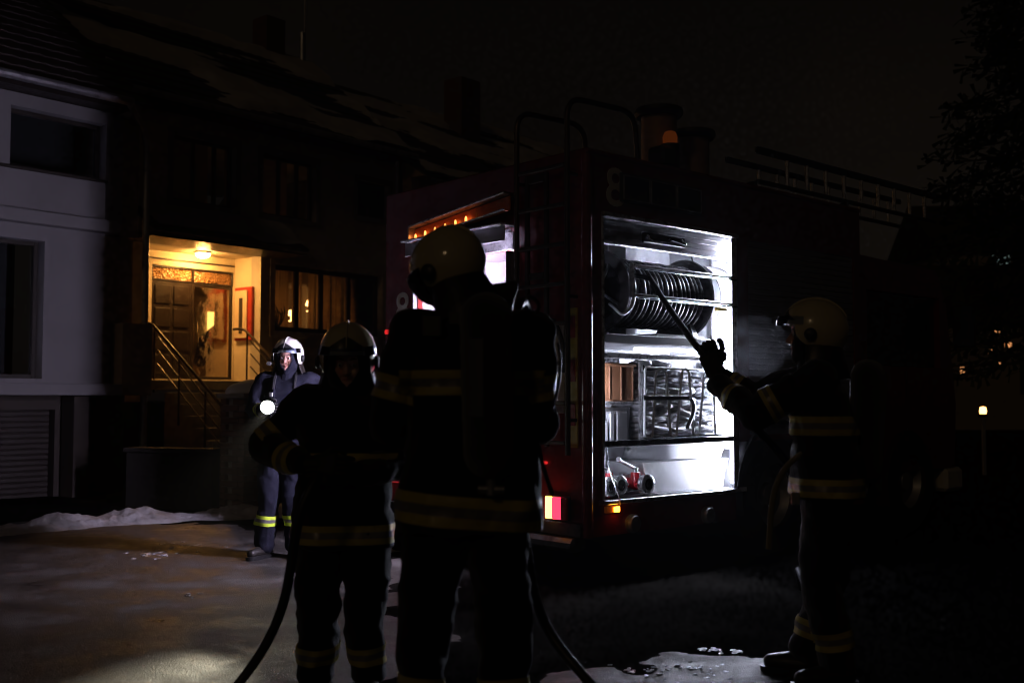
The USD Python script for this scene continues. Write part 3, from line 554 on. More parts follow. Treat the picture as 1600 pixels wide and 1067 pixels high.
for (z0, yy) in ((2.36, -.005), (2.135, -.02)):
    gb = part(T, 'guide_bar', cat_(box(.485, 1.76, yy - .012, yy + .012, z0 - .014, z0 + .014)), MATS['alu'])
    part(gb, 'guide_roller', cyl((.50, yy - .018, z0 - .019), (1.755, yy - .018, z0 - .019), .008, n=10), MATS['chrome'])
part(T, 'guide_bracket', cat_(box(.462, .484, -.02, .02, 2.12, 2.38), tube(roundpoly([(.475, -.02, 2.13), (.40, -.05, 2.02), (.33, -.03, 1.97), (.22, 0, 2.06)], .05), .010, 8)), MATS['alu'])
part(T, 'yellow_valve_tag', box(1.47, 1.62, -.03, -.005, 2.07, 2.10), MATS['yellow_tag'])
arcp = [(1.60, .10 + .0 * k, 2.19 + .34 * math.cos(a_)) for k, a_ in enumerate(np.linspace(0, 1, 4))]
part(T, 'reel_guard', cat_(*[m3.Manifold.hull_points([(x, ry + r_ * math.cos(b_), rz + r_ * math.sin(b_)) for x in (1.62, 1.84) for b_ in (a_, a_ + .14) for r_ in (.30, .312)]) for a_ in np.linspace(2.0, 3.5, 12)]), MATS['alu_dull'])
part(T, 'wall_cable', tube(spline([(1.80, .5, 2.69), (1.79, .45, 2.5), (1.81, .4, 2.2), (1.80, .45, 1.9)], 20), .008, 6), MATS['black_plastic'])
part(T, 'wall_profile', cat_(box(1.845, 1.86, .3, .33, 1.85, 2.70), box(1.845, 1.86, .5, .52, 1.85, 2.70)), MATS['alu'])
# wire rack across the middle shelf
def zx(X, Y):
    p = 900 + X / 3.81, 540 + Y / 3.81
    u = (p[0] - 800) / FPX; t = (.554 - u * 7.71) / (u * .669 - .743); D = 7.71 + .669 * t
    return (t, .014, Pt(p[0], p[1], D)[2])
rod = roundpoly([zx(*q) for q in ((735, 145), (420, 128), (412, 545), (462, 548), (484, 160), (518, 132), (545, 160), (570, 540), (605, 540), (640, 150), (662, 132), (682, 160), (704, 532), (738, 530), (756, 330), (770, 160), (800, 140), (825, 170), (835, 530))], .03, 6)
wr = part(T, 'wire_rack', tube(rod, .0095, 8), MATS['white_wire'])
part(wr, 'rack_foot', tube([zx(412, 546), zx(870, 530)], .007, 8), MATS['chrome'])
part(wr, 'rack_strap', box(.60, 1.15, -.004, .002, 1.345, 1.38), MATS['black_plastic'])
part(wr, 'rack_strap', tube(spline([(1.14, -.02, 1.36), (1.17, -.03, 1.28), (1.12, -.03, 1.18), (1.09, -.025, 1.12)], 10), .016, 6), MATS['black_plastic'])
# rear pump bay
part(T, 'bay_lining', cat_(box(1.15, 1.17, .82, 2.4, .9, 2.66, 0), box(.032, 1.15, .82, .84, .9, 2.66, 0), box(.032, 1.15, 2.38, 2.40, .9, 2.66, 0), box(.032, 1.15, .82, 2.4, 2.66, 2.68, 0), box(.032, 1.15, .82, 2.4, .88, .9, 0)), MATS['interior_white'], False)
pp = part(T, 'pump_panel', box(.55, 1.1, .86, 2.34, .92, 1.92), MATS['valve_red'])
for k in range(4): part(pp, 'pump_gauge', lathe([(0, 0), (.07, 0), (.07, .03), (0, .03)], (.55, 1.05 + .3 * k, 1.75), (-1, 0, 0), 24), MATS['chrome'])
part(pp, 'pump_pipe', tube(spline([(.5, 1.25, 1.92), (.5, 1.24, 2.1), (.52, 1.2, 2.2), (.5, 1.22, 2.34)], 16), .022, 10), MATS['alu_dull'])
part(pp, 'pump_pipe', tube(spline([(.4, 1.13, 1.92), (.4, 1.12, 2.1), (.42, 1.0, 2.25), (.42, .92, 2.33)], 16), .009, 8), MATS['alu_dull'])
part(pp, 'pump_pipe', tube([(.42, .86, 2.33), (.42, 1.5, 2.34)], .007, 8), MATS['alu_dull'])
part(pp, 'pump_pipe', tube([(.4, 1.32, 1.92), (.4, 1.32, 2.28)], .03, 10), MATS['alu_dull'])
part(T, 'bay_light', cat_(box(.06, .10, .86, 2.36, 2.62, 2.655, 0)), MATS['led_rear'], False)
part(T, 'bay_light', cat_(box(.034, .06, .845, .87, 1.0, 2.5, 0)), MATS['led_rear'], False)
rs = part(T, 'rear_shutter', box(-.045, -.021, .765, 2.03, 2.515, 2.655), MATS['alu'])
part(rs, 'shutter_stop', box(-.075, -.046, .78, 2.02, 2.645, 2.668), MATS['alu'])
jr = part(T, 'added_bay_rail', box(-.11, -.021, .765, .779, 1.0, 2.5, .003), MATS['alu_dull'])  # rail added to carry an unseen lamp out past the bay edge
part(jr, 'unseen_rail_light', box(-.10, -.03, .780, .783, 1.02, 2.48, 0), MATS['led_unseen_rail'], False)  # lamp out of view, set to light the house, road and far man
part(T, 'added_bay_rail', box(-.060, -.021, 2.036, 2.056, 1.0, 2.5, .003), MATS['alu_dull'])  # added only to keep that lamp's light off the rear panel
aw = part(T, 'awning', box(-.18, -.021, .76, 2.07, 2.695, 2.715), MATS['alu'])
part(aw, 'light_shield', box(-.142, -.132, .76, 2.05, 2.575, 2.693), MATS['alu_dull'])
def tilt(*ms):
    m = cat_(*ms); m.vertices[:, 2] += .03 - (m.vertices[:, 1] - .74) * .10; return m
# amber traffic strip over the rear bay
tb = part(T, 'traffic_strip', tilt(box(-.17, -.021, .74, 1.98, 2.905, 2.925), box(-.175, -.15, .74, 1.98, 2.775, 2.79), box(-.17, -.021, 1.965, 1.98, 2.79, 2.905)), MATS['alu'])
part(tb, 'amber_tray', tilt(box(-.10, -.08, .745, 1.965, 2.785, 2.90)), MATS['amber_tray'])
part(tb, 'tray_floor', tilt(box(-.15, -.10, .745, 1.965, 2.775, 2.788)), MATS['amber_tray'])
for k in range(7):
    part(tb, 'amber_lamp', tilt(lathe([(0, 0), (.012, 0), (.010, .04), (.006, .055), (0, .057)], (-.125, 1.92 - .135 * k, 2.79), (0, 0, 1), 14)), MATS['amber_spark'] if k < 6 else MATS['amber_lens'])
# rear ladder with hoops over the roof edge
for y in (.095, .64):
    lr = part(T, 'ladder_rail', tube(roundpoly([(-.12, y, .95), (-.12, y, 3.56), (.62, y, 3.58), (.66, y, 3.19)], .16, 8), .021, 10), MATS['rail_steel'])
    for z in (1.2, 2.1, 3.0): part(lr, 'rail_bracket', tube([(-.12, y, z), (-.015, y, z)], .014, 6), MATS['rail_steel'])
    if y < .5:
        for k in range(8): part(lr, 'rung', box(-.135, -.105, 0.115, .62, 1.02 + .29 * k, 1.05 + .29 * k), MATS['rail_steel'])
lb = part(T, 'ladder_board', frame_ring(-.10, -.07, .30, .72, 1.0, 3.05, .001) if False else cat_(box(-.098, -.07, .33, .37, 1.0, 3.05), box(-.098, -.07, .54, .58, 1.0, 3.05), box(-.097, -.071, .37, .54, 2.98, 3.05), box(-.097, -.071, .37, .54, 2.25, 2.30)), MATS['rail_steel'])
part(T, 'rear_sign', box(-.034, -.0215, .08, .21, 1.0, 2.02), MATS['reflector_yellow'])
for k in range(3): part(T, 'warning_block', box(-.040, -.035, .10, .20, 1.16 + .32 * k, 1.32 + .32 * k), MATS['reflector_red'])
part(T, 'rear_sign', box(-.034, -.0215, .22, .76, 1.25, 1.92), MATS['truck_white'])
part(T, 'rear_number', meshkit.text_mesh('8', .26, .006, True).apply_transform(np.array([[0, 0, -1, -.024], [-1, 0, 0, 2.36], [0, 1, 0, 2.02], [0, 0, 0, 1.0]])), MATS['sign_white'], False)
part(T, 'side_number', meshkit.text_mesh('8', .27, .006, True).apply_transform(np.array([[1, 0, 0, .165], [0, 0, -1, -.002], [0, 1, 0, 2.80], [0, 0, 0, 1.0]])), MATS['sign_white'], False)
hk = part(T, 'handset', tube(spline([(-.06, .30, 1.92), (-.1, .24, 1.9), (-.11, .17, 1.78), (-.1, .15, 1.65), (-.09, .16, 1.55)], 20), [.02] * 12 + [.03] * 8, 10), MATS['black_plastic'])
part(hk, 'handset_cradle', box(-.09, -.035, .28, .42, 1.82, 1.95, .02), MATS['black_plastic'])
# lamps
tl = part(T, 'tail_light', box(-.075, -.061, .12, .37, .47, .65), MATS['black_plastic'])
part(tl, 'brake_lens', box(-.10, -.0755, .292, .36, .48, .64, .01), MATS['tail_yellow'])
part(tl, 'tail_lens', box(-.10, -.0755, .20, .288, .48, .64, .01), MATS['tail_red'])
part(tl, 'reflector_lens', box(-.10, -.0755, .13, .197, .48, .64, .01), MATS['reflector_red'])
part(T, 'marker_light', box(-.05, -.021, .40, .47, .87, .89), MATS['marker_red'])
part(T, 'marker_light', box(-.05, -.021, 2.43, 2.48, 1.93, 1.97), MATS['marker_red'])
tl2 = part(T, 'tail_light', box(-.075, -.061, 2.04, 2.30, .47, .65), MATS['black_plastic'])
part(tl2, 'tail_lens', box(-.10, -.0755, 2.05, 2.29, .48, .64, .01), MATS['reflector_red'])
ml = part(T, 'side_marker', box(.15, .30, -.03, -.001, .525, .575), MATS['amber_lens'])
part(ml, 'lit_lens', box(.225, .285, -.042, -.0305, .53, .57, .008), MATS['amber_on'])
part(ml, 'lamp_cable', tube(spline([(.17, -.015, 1.0), (.18, -.03, .86), (.23, -.04, .72), (.27, -.045, .63), (.30, -.03, .58)], 24), .005, 6), MATS['alu_dull'])
# upper side lamps
fl = part(T, 'side_lamp_panel', box(.33, 1.30, -.03, -.001, 2.83, 3.05, .01), MATS['black_plastic'])
for k in range(3):
    part(fl, 'lamp_bezel', frame_ring(.345 + .315 * k, .65 + .315 * k, -.042, -.0305, 2.845, 3.035, .012), MATS['alu_dull'])
    part(fl, 'lamp_glass', box(.358 + .315 * k, .637 + .315 * k, -.039, -.033, 2.857, 3.023, 0), MATS['smoked_pane'], False)
# closed second locker, wheels, skirts
part(T, 'closed_shutter', cat_(box(1.95, 3.65, .02, .03, 1.05, 2.70), *[box(1.955, 3.645, .008, .0195, 1.055 + .05 * k, 1.098 + .05 * k, .008) for k in range(33)]), MATS['alu_dull'])
part(T, 'mudguard', cat_(*[m3.Manifold.hull_points([(2.35 + r_ * math.cos(b_), y, .55 + r_ * math.sin(b_)) for b_ in (a_, a_ + .29) for r_ in (.60, .625) for y in (-.03, .42)]) for a_ in np.linspace(.05, 2.8, 11)]), MATS['black_plastic'])
for x in (2.35, 4.75):
    for y0, y1 in ((.02, .33), (2.17, 2.48)):
        wv = part(T, 'wheel', lathe([(.28, 0), (.47, .01), (.52, .05), (.525, .15), (.52, .26), (.47, .30), (.28, .31), (.28, 0)], (x, y0, .52), (0, 1, 0), 48), MATS['tyre'])
        part(wv, 'rim', lathe([(0, .06), (.09, .06), (.11, .10), (.24, .12), (.285, .04), (.285, .27), (0, .27)], (x, y0, .52), (0, 1, 0), 32), MATS['alu_dull'])
part(T, 'tank', cyl((3.1, .12, .55), (3.65, .12, .55), .18, n=24), MATS['black_paint'])
for x in (.45, 1.35): part(T, 'filler_cap', lathe([(0, 0), (.07, 0), (.07, .05), (.055, .07), (0, .07)], (x, .02, .43), (0, -1, 0), 24), MATS['alu_dull'])
# cab
cp = Polygon([(3.86, .62), (5.78, .62), (5.84, 1.3), (5.66, 2.35), (5.45, 2.72), (3.86, 2.76)])
cab = m3.Manifold.extrude(m3.CrossSection([np.array(cp.exterior.coords)[:-1]]), 2.36).rotate((90, 0, 0)).translate((0, 2.43, 0))
cabin = part(T, 'cab', cat_(cab - m3.Manifold.cube((1.5, .3, .75)).translate((4.0, -.1, 1.68)) - m3.Manifold.cube((1.5, .3, .75)).translate((4.0, 2.3, 1.68))), MATS['truck_red'], 20)
part(cabin, 'side_window', box(4.01, 5.49, .13, .14, 1.69, 2.42, 0), MATS['smoked_pane'], False)
part(cabin, 'door_line', box(4.75, 4.76, .062, .0695, .7, 1.65), MATS['black_plastic'])
mr = part(cabin, 'wing_mirror', box(5.60, 5.68, -.25, -.02, 1.9, 2.35, .02), MATS['black_plastic'])
part(mr, 'mirror_arm', tube([(5.6, .07, 2.4), (5.63, -.12, 2.38), (5.64, -.13, 2.3)], .014, 6), MATS['black_plastic'])
part(cabin, 'door_handle', tube(roundpoly([(4.1, .07, 1.45), (4.1, .035, 1.45), (4.26, .035, 1.45), (4.26, .07, 1.45)], .01), .01, 6), MATS['chrome'])
part(T, 'front_bumper', box(5.55, 5.95, .05, 2.45, .36, .615, .04), MATS['truck_white'])
# roof gear
for (x, y, h, rr) in ((1.42, .52, .60, .15), (2.0, .62, .52, .15)):
    cnr = part(T, 'roof_canister', lathe([(0, 0), (rr, 0), (rr, h), (0, h)], (x, y, 3.192), (0, 0, 1), 36), MATS['canister_enamel'])
    part(cnr, 'canister_cap', lathe([(0, -.03), (rr + .04, -.03), (rr + .06, .0), (rr + .05, .04), (rr * .5, .075), (0, .08)], (x, y, 3.192 + h), (0, 0, 1), 36), MATS['black_plastic'])
bc = part(T, 'beacon', lathe([(0, 0), (.08, 0), (.08, .22), (0, .22)], (1.30, .30, 3.25), (0, 0, 1), 24), MATS['black_plastic'])
part(bc, 'beacon_dome', lathe([(0, 0), (.06, 0), (.062, .06), (.045, .1), (0, .115)], (1.30, .30, 3.475), (0, 0, 1), 24), MATS['beacon_on'])
fd = part(T, 'roof_floodlight', box(1.06, 1.24, .18, .36, 3.24, 3.42, .03), MATS['black_plastic'])
part(fd, 'floodlight_foot', tube([(1.15, .27, 3.19), (1.15, .27, 3.25)], .02), MATS['black_plastic'])
rlad = part(T, 'roof_ladder', cat_(box(2.2, 5.45, .05, .09, 3.50, 3.56), box(2.2, 5.45, .05, .09, 3.235, 3.27)), MATS['black_paint'])
for k in range(9): part(rlad, 'ladder_rung', cyl((2.66 + .32 * k, .07, 3.27), (2.66 + .32 * k, .07, 3.50), .017, n=10), MATS['alu'])
for x in (2.1, 3.6): part(rlad, 'ladder_rest', box(x, x + .05, .03, .11, 3.19, 3.236), MATS['black_paint'])
rl2 = part(T, 'roof_ladder', cat_(box(2.3, 5.45, .45, .49, 3.50, 3.55), box(2.3, 5.45, .45, .49, 3.235, 3.27)), MATS['black_paint'])
for k in range(9): part(rl2, 'ladder_rung', cyl((2.8 + .3 * k, .47, 3.27), (2.8 + .3 * k, .47, 3.50), .016, n=10), MATS['alu'])
part(T, 'roof_box', box(1.98, 3.7, .9, 2.4, 3.192, 3.42, .02), MATS['alu_dull'])
for x in (.05, 3.7): part(T, 'roof_post', box(x, x + .05, 2.42, 2.47, 3.19, 3.5), MATS['rail_steel'])

# things lying in the side locker
def tthing(name, label, cat, x, y, z, group=None): 
    w = tworld(x, y, z); return thing(name, label, cat, w, TR, group=group)
c1 = tthing('equipment_crate', 'orange-brown drawer box with ribbed front on the upper left rack', 'crate', .37, .30, 1.337)
part(c1, 'box_body', box(-.22, .22, -.22, .3, 0, .27, .01), MATS['crate_orange'])
for x in (-.2, -.07, .06, .19): part(c1, 'rib', box(x - .008, x + .008, -.232, -.2205, .01, .26), MATS['crate_orange'])
part(c1, 'rim', box(-.225, .225, -.236, -.2205, .262, .285), MATS['crate_orange'])
c2 = tthing('equipment_crate', 'dark grey box standing under the orange drawer box', 'crate', .37, .32, 1.037)
part(c2, 'box_body', box(-.22, .22, -.2, .3, 0, .255, .012), MATS['crate_grey'])
part(c2, 'latch', box(-.03, .03, -.215, -.2005, .12, .18), MATS['alu'])
for k, (x, h, w) in enumerate(((.21, .15, .045), (.30, .22, .022), (.41, .22, .06))):
    k_ = tthing('tool_block', ('small square silver tin at the left end of the lower rack', 'thin upright silver bar between the tin and the steel block', 'upright steel block in front of the dark grey box')[k], ('tin', 'bar', 'block')[k], x, .07, 1.036)
    part(k_, 'block_body', box(-w, w, -.025, .025, 0, h, .006), MATS['alu_dull']); part(k_, 'block_top', box(-w * .9, w * .9, -.022, .022, h + .001, h + .006), MATS['alu'])
rg = tthing('rag', 'white crumpled cloth lying on the orange drawer box', 'cloth', .37, .16, 1.625)
m = trimesh.creation.icosphere(4, 1); m.vertices *= [.13, .06, .035]; m.vertices += ((meshkit.fbm(m.vertices * 22, 3, 8) - .5) * .05)[:, None]; m.vertices[:, 2] += .02
part(rg, 'cloth', m, MATS['canvas'], True)
def fold(L, W, h, seed):
    p = m3.Manifold.batch_hull([m3.Manifold.sphere(h / 2, 12).scale((1.3, 1, 1)).translate((x, y, 0)) for x in (-L / 2 + .02, L / 2 - .02) for y in (-W / 2, W / 2)]).refine_to_length(.025)
    mm = p.to_mesh(); t = trimesh.Trimesh(mm.vert_properties[:, :3], mm.tri_verts)
    v = t.vertices; v[:, 2] += (meshkit.noise(np.c_[v[:, 0] * 9, v[:, 1] * 7, 0 * v[:, 0] + seed * 3.1]) - .5) * .018 + .007 * np.sin(v[:, 0] * 24 + seed)
    v[:, 1] += (meshkit.noise(np.c_[v[:, 0] * 14, v[:, 2] * 30, 0 * v[:, 0] + seed]) - .5) * .022
    t.vertices = v; return t
for k, (x, L, lab) in enumerate(((.80, .32, 'left and darkest stack of folded canvas hose behind the wire rack'), (1.13, .32, 'middle stack of folded canvas hose behind the wire rack'), (1.47, .36, 'right and brightest stack of folded canvas hose behind the wire rack'))):
    hs = tthing('folded_hose', lab, 'fire hose', x, .22, 1.037, 'folded hoses in the wire rack')
    for j in range(12):
        f = fold(L + .02 * math.sin(j * 2.1 + k), .26, .05, j + 17 * k)
        f.apply_translation([.012 * math.sin(j * 3.3), .014 * math.cos(j * 2.7), .03 + .044 * j]); part(hs, 'hose_fold', f, MATS['canvas'], True)
    if k != 1: part(hs, 'coupling', lathe([(.0, 0), (.045, 0), (.05, .02), (.045, .05), (0, .05)], (.02, -.05, .565), (0, 0, 1), 24), MATS['alu'])
hb = tthing('leather_bag', 'dark crumpled bag on top of the folded hoses', 'bag', .95, .25, 1.575)
m = trimesh.creation.icosphere(4, 1); m.vertices *= [.22, .15, .05]; m.vertices += ((meshkit.fbm(m.vertices * 14, 3, 4) - .5) * .06)[:, None]; m.vertices[:, 2] += .04
part(hb, 'bag_body', m, MATS['leather'], True)
def valve(name, x, y, label, lever):
    v = tthing(name, label, 'valve', x, y, .622, 'hose valves on the locker floor')
    part(v, 'valve_body', cat_(m3.Manifold.batch_hull([m3.Manifold.sphere(.05, 24).translate((0, 0, .085)), m3.Manifold.cylinder(.05, .035, .035, 20).translate((0, 0, .12))]), lathe([(0, 0), (.042, 0), (.042, .16), (0, .16)], (0, -.08, .085), (0, 1, 0), 24)), MATS['valve_red'])
    for s in (-1, 1):
        c = part(v, 'coupling', lathe([(.035, 0), (.062, 0), (.070, .012), (.066, .03), (.074, .04), (.074, .06), (.06, .066), (.045, .066), (.045, .02), (.035, .02), (.035, 0)], (0, s * .07, .085), (0, s, 0), 32), MATS['alu'])
        for a_ in (0, 2.1, 4.2): part(c, 'lug', box(-.012, .012, -.03, .03, -.006, .012).apply_transform(trimesh.transformations.translation_matrix([.072 * math.cos(a_), s * .105, .085 + .072 * math.sin(a_)])), MATS['alu'])
        part(c, 'seal', lathe([(.026, 0), (.044, 0), (.044, .012), (.026, .012), (.026, 0)], (0, s * .123, .085), (0, s, 0), 24), MATS['rubber'])
    part(v, 'stem', cyl((0, 0, .16), (0, 0, .205), .022, n=16), MATS['alu'])
    part(v, 'lever', tube(spline([(0, 0, .20), (lever[0] * .4, lever[1] * .4, .205 + lever[2] * .3), tuple(lever[i] + (0, 0, .205)[i] for i in range(3))], 12), [.012] * 10 + [.016, .02], 10), MATS['alu'])
valve('hose_valve', .26, .16, 'leftmost hose valve, half hidden by the locker post, lever flat', (-.16, -.02, .03))
valve('hose_valve', .44, .22, 'middle red hose valve with its lever lying to the left', (-.24, -.04, .02))
valve('hose_valve', .66, .14, 'rightmost red hose valve with its lever raised to the left', (-.25, -.05, .075))
tray = tthing('rubber_mat', 'black rubber mat under the hose valves', 'mat', .5, .2, .6205)
part(tray, 'mat', box(-.32, .30, -.17, .2, 0, .004, .001), MATS['rubber'])

# ------------------------------------------------------------------ people
def sph(p, r, n=20): return m3.Manifold.sphere(r, n).translate(tuple(map(float, p)))
def hull(*sp): return m3.Manifold.batch_hull([sph(p, r) for p, r in sp])
def limb(ch):
    out = m3.Manifold()
    for (p, r), (q, s) in zip(ch, ch[1:]): out += hull((p, r), (q, s))
    return out
def soft(man, edge=.02, it=8, wr=0.0, seed=0, wscale=(9, 9, 5)):
    mm = man.refine_to_length(edge).to_mesh()
    t = trimesh.Trimesh(mm.vert_properties[:, :3].astype(float), mm.tri_verts); t.merge_vertices()
    trimesh.smoothing.filter_taubin(t, lamb=.5, nu=.53, iterations=it)
    if wr:
        v = np.array(t.vertices); n = np.array(t.vertex_normals)
        w = meshkit.fbm(v * np.array(wscale) + seed * 7.3 + .25 * np.sin(v[:, [2, 0, 1]] * 18), 3, seed) - .5
        fold_ = 1 - np.abs(meshkit.noise(v * np.array([6.0, 6.0, 14.0]) + seed) * 2 - 1)
        t.vertices = v + n * (wr * (w * 1.6 + .5 * (fold_ - .5)))[:, None]
    return t
def ring(mesh, c, axis, t0, t1, rad, out=.005):
    """The piece of a garment between two planes across a limb, standing slightly proud of it."""
    axis = np.array(axis, float) / np.linalg.norm(axis); c = np.array(c, float)
    m = mesh.copy(); m.vertices = m.vertices + m.vertex_normals * out
    m = trimesh.intersections.slice_mesh_plane(m, axis, c + axis * t0); m = trimesh.intersections.slice_mesh_plane(m, -axis, c + axis * t1)
    if rad:
        fc = m.triangles_center; d = fc - c; d = d - np.outer(d @ axis, axis); m.update_faces(np.linalg.norm(d, axis=1) < rad); m.remove_unreferenced_vertices()
    return m
def bands(parent, mesh, c, axis, w, rad, ycol='band_yellow', three=True):
    if three:
        b = part(parent, 'reflective_band', ring(mesh, c, axis, -w / 6, w / 6, rad), MATS['band_silver'], True)
        for a_, e_ in ((-w / 2, -w / 6), (w / 6, w / 2)): part(b, 'band_edge', ring(mesh, c, axis, a_, e_, rad), MATS[ycol], True)
    else: part(parent, 'reflective_band', ring(mesh, c, axis, -w / 2, w / 2, rad), MATS[ycol], True)
def rot(yaw, pitch=0.0, roll=0.0):
    """Rotation of a head that looks along +y: yaw about z, then pitch (up positive) and roll in its own frame."""
    r = trimesh.transformations
    return (r.rotation_matrix(yaw, [0, 0, 1]) @ r.rotation_matrix(pitch, [1, 0, 0]) @ r.rotation_matrix(roll, [0, 1, 0]))
def glove(wrist, fdir, normal, curl, spread=.0, side=1):
    """A gloved hand: palm, four unequal bent fingers and a thumb from the side of the palm."""
    f = np.array(fdir, float); f /= np.linalg.norm(f); n = np.array(normal, float); n -= f * (n @ f); n /= np.linalg.norm(n); s = np.cross(f, n) * side; w = np.array(wrist, float)
    pr = .0125
    man = m3.Manifold.batch_hull([sph(w + f * .0 + s * x, .024) for x in (-.018, .018)] + [sph(w + f * .085 + s * x, .019) for x in (-.034, .034)])
    man += m3.Manifold.batch_hull([sph(w - f * .09, .042), sph(w + f * .01, .033)])
    for i, L in enumerate((.030, .034, .032, .026)):
        p = w + f * .088 + s * (.033 - .022 * i); a_ = 0.0
        for j, (ll, cc) in enumerate(((1.25, .8), (.85, 1.0), (.7, .8))):
            a_ += curl * cc; d = f * math.cos(a_) + n * math.sin(a_) + s * spread * (1.5 - i) * .2
            q = p + d * L * ll; man += hull((p, pr - .001 * j), (q, pr - .0015 - .001 * j)); p = q
    p = w + f * .03 + s * .036
    for ll, d in ((.045, f * .6 + s * .7 + n * .35), (.034, f * .75 + s * .1 + n * .75), (.028, f * .45 - s * .35 + n * .9)):
        d = d / np.linalg.norm(d); q = p + d * ll; man += hull((p, .0155), (q, .013)); p = q
    return soft(man, .006, 4)

def firefighter(label, base, J, yaw, hpitch=0.0, hroll=0.0, cloth='turnout', helm='helmet_cream', face=True, visor='up', tank=None, hscale=1.0, seed=0, gloves=(), lime=None, leg_open=False, hem=None, widths=(.15, .14, .15), bandspec=None):
    """J: joints relative to the base point, in metres. Returns the thing's path and its garments."""
    P = thing('person', label, 'person', base)
    j = {k: np.array(v, float) for k, v in J.items()}
    ac = np.array(j['sr']) - np.array(j['sl']); ac /= np.linalg.norm(ac); fw = np.cross([0, 0, 1.0], ac)
    # body: one continuous figure under the clothes
    b = m3.Manifold()
    b += m3.Manifold.batch_hull([sph(j['sl'], .055), sph(j['sr'], .055), sph(j['chest'] + ac * .06, .10), sph(j['chest'] - ac * .06, .10)])
    b += m3.Manifold.batch_hull([sph(j['chest'] + ac * .05, .10), sph(j['chest'] - ac * .05, .10), sph(j['pelvis'] + ac * .07, .10), sph(j['pelvis'] - ac * .07, .10)])
    for s in 'lr':
        b += limb([(j['s' + s], .052), (j['e' + s], .04), (j['w' + s], .028), (j['w' + s] + (j['w' + s] - j['e' + s]) / np.linalg.norm(j['w' + s] - j['e' + s]) * .03, .02)])
        b += limb([(j['h' + s], .085), (j['k' + s], .055), (j['a' + s], .04), (j['a' + s] + np.array(j.get('toe' + s, (0, -.1, 0))) * .5 + np.array([0, 0, -.04]), .028)])
    Rm = rot(yaw, hpitch, hroll); Rm[:3, :3] *= hscale; Rm[:3, 3] = j['head']
    def hd(p): return (Rm @ np.r_[p, 1])[:3]
    b += hull((j['chest'] + np.array([0, 0, .05]), .06), (hd((0, -.015, -.08)), .052))
    b += m3.Manifold.batch_hull([sph(hd(p), r, 28) for p, r in (((0, -.025, .03), .082), ((0, .03, .035), .07), ((0, .02, .0), .07))])
    b += m3.Manifold.batch_hull([sph(hd(p), r) for p, r in (((.035, .03, -.01), .045), ((-.035, .03, -.01), .045), ((.025, .055, -.085), .024), ((-.025, .055, -.085), .024), ((0, .072, -.092), .022), ((.04, .0, -.06), .03), ((-.04, .0, -.06), .03))])
    b += m3.Manifold.batch_hull([sph(hd(p), r, 14) for p, r in (((0, .088, .012), .009), ((0, .112, -.034), .0105), ((.013, .098, -.04), .008), ((-.013, .098, -.04), .008))])
    b += m3.Manifold.batch_hull([sph(hd(p), r, 14) for p, r in (((.042, .072, .024), .012), ((0, .09, .022), .01))]) + m3.Manifold.batch_hull([sph(hd(p), r, 14) for p, r in (((-.042, .072, .024), .012), ((0, .09, .022), .01))])
    b += hull((hd((.04, .066, -.032)), .02), (hd((.03, .07, -.05)), .018)) + hull((hd((-.04, .066, -.032)), .02), (hd((-.03, .07, -.05)), .018))
    for s in (-1, 1): b -= sph(hd((s * .031, .103, -.002)), .0135, 14)
    mm = b.refine_to_length(.009).to_mesh(); bt = trimesh.Trimesh(mm.vert_properties[:, :3].astype(float), mm.tri_verts); bt.merge_vertices()
    trimesh.smoothing.filter_taubin(bt, lamb=.5, nu=.53, iterations=4)
    body = part(P, 'body', bt, MATS['skin'], True)
    if face:
        for s in (-1, 1):
            e = part(body, 'eye', trimesh.creation.icosphere(2, .0105).apply_translation(hd((s * .031, .086, -.002))), MATS['eye'], True)
            part(body, 'iris', trimesh.creation.icosphere(2, .005).apply_translation(hd((s * .031, .0935, -.002))), MATS['iris'], True)
            part(body, 'eyebrow', tube([hd((s * .014, .1, .022)), hd((s * .03, .094, .027)), hd((s * .046, .08, .022))], [.003, .004, .002], 6), MATS['leather'])
        part(body, 'lips', soft(m3.Manifold.batch_hull([sph(hd(p), r, 12) for p, r in (((-.022, .081, -.066), .004), ((0, .091, -.064), .0065), ((.022, .081, -.066), .004), ((0, .09, -.070), .006))]), .005, 2), MATS['lip'], True)
    # hood round the face
    hood = m3.Manifold.batch_hull([sph(hd(p), r, 28) for p, r in (((0, -.025, .03), .098), ((0, .02, .035), .088), ((.03, .03, -.06), .06), ((-.03, .03, -.06), .06), ((0, .05, -.10), .042))]) + hull((hd((0, -.01, -.08)), .078), (j['chest'] + np.array([0, 0, .09]), .10))
    cut = m3.Manifold.batch_hull([sph(hd((x, y, z)), r, 20) for x, z, r in ((0, .02, .05), (.012, -.01, .045), (-.012, -.01, .045), (0, -.058, .032)) for y in (.09, .25)])
    part(P, 'hood', soft(hood - cut, .014, 4, .003, seed), MATS[cloth], True)
    # jacket
    w1, w2, w3 = widths
    z = np.array([0, 0, 1.0])
    hemc = j['pelvis'] + np.array(hem if hem is not None else (0, 0, -.06))
    jk = m3.Manifold.batch_hull([sph(j['sl'], .085), sph(j['sr'], .085), sph(j['chest'] + ac * .10 + fw * .03, .125), sph(j['chest'] - ac * .10 + fw * .03, .125)])
    waist = (j['chest'] + j['pelvis']) / 2 - z * .05
    jk += m3.Manifold.batch_hull([sph(j['chest'] + ac * .10, .13), sph(j['chest'] - ac * .10, .13), sph(waist + ac * .08, w1), sph(waist - ac * .08, w1)])
    jk += m3.Manifold.batch_hull([sph(waist + ac * .08, w1), sph(waist - ac * .08, w1), sph(hemc + ac * .095 + z * w3, w3), sph(hemc - ac * .095 + z * w3, w3)] + [m3.Manifold.cylinder(.01, w3 + .012, w3 + .012, 28).translate(tuple(hemc + ac * s * .095)) for s in (-1, 1)])
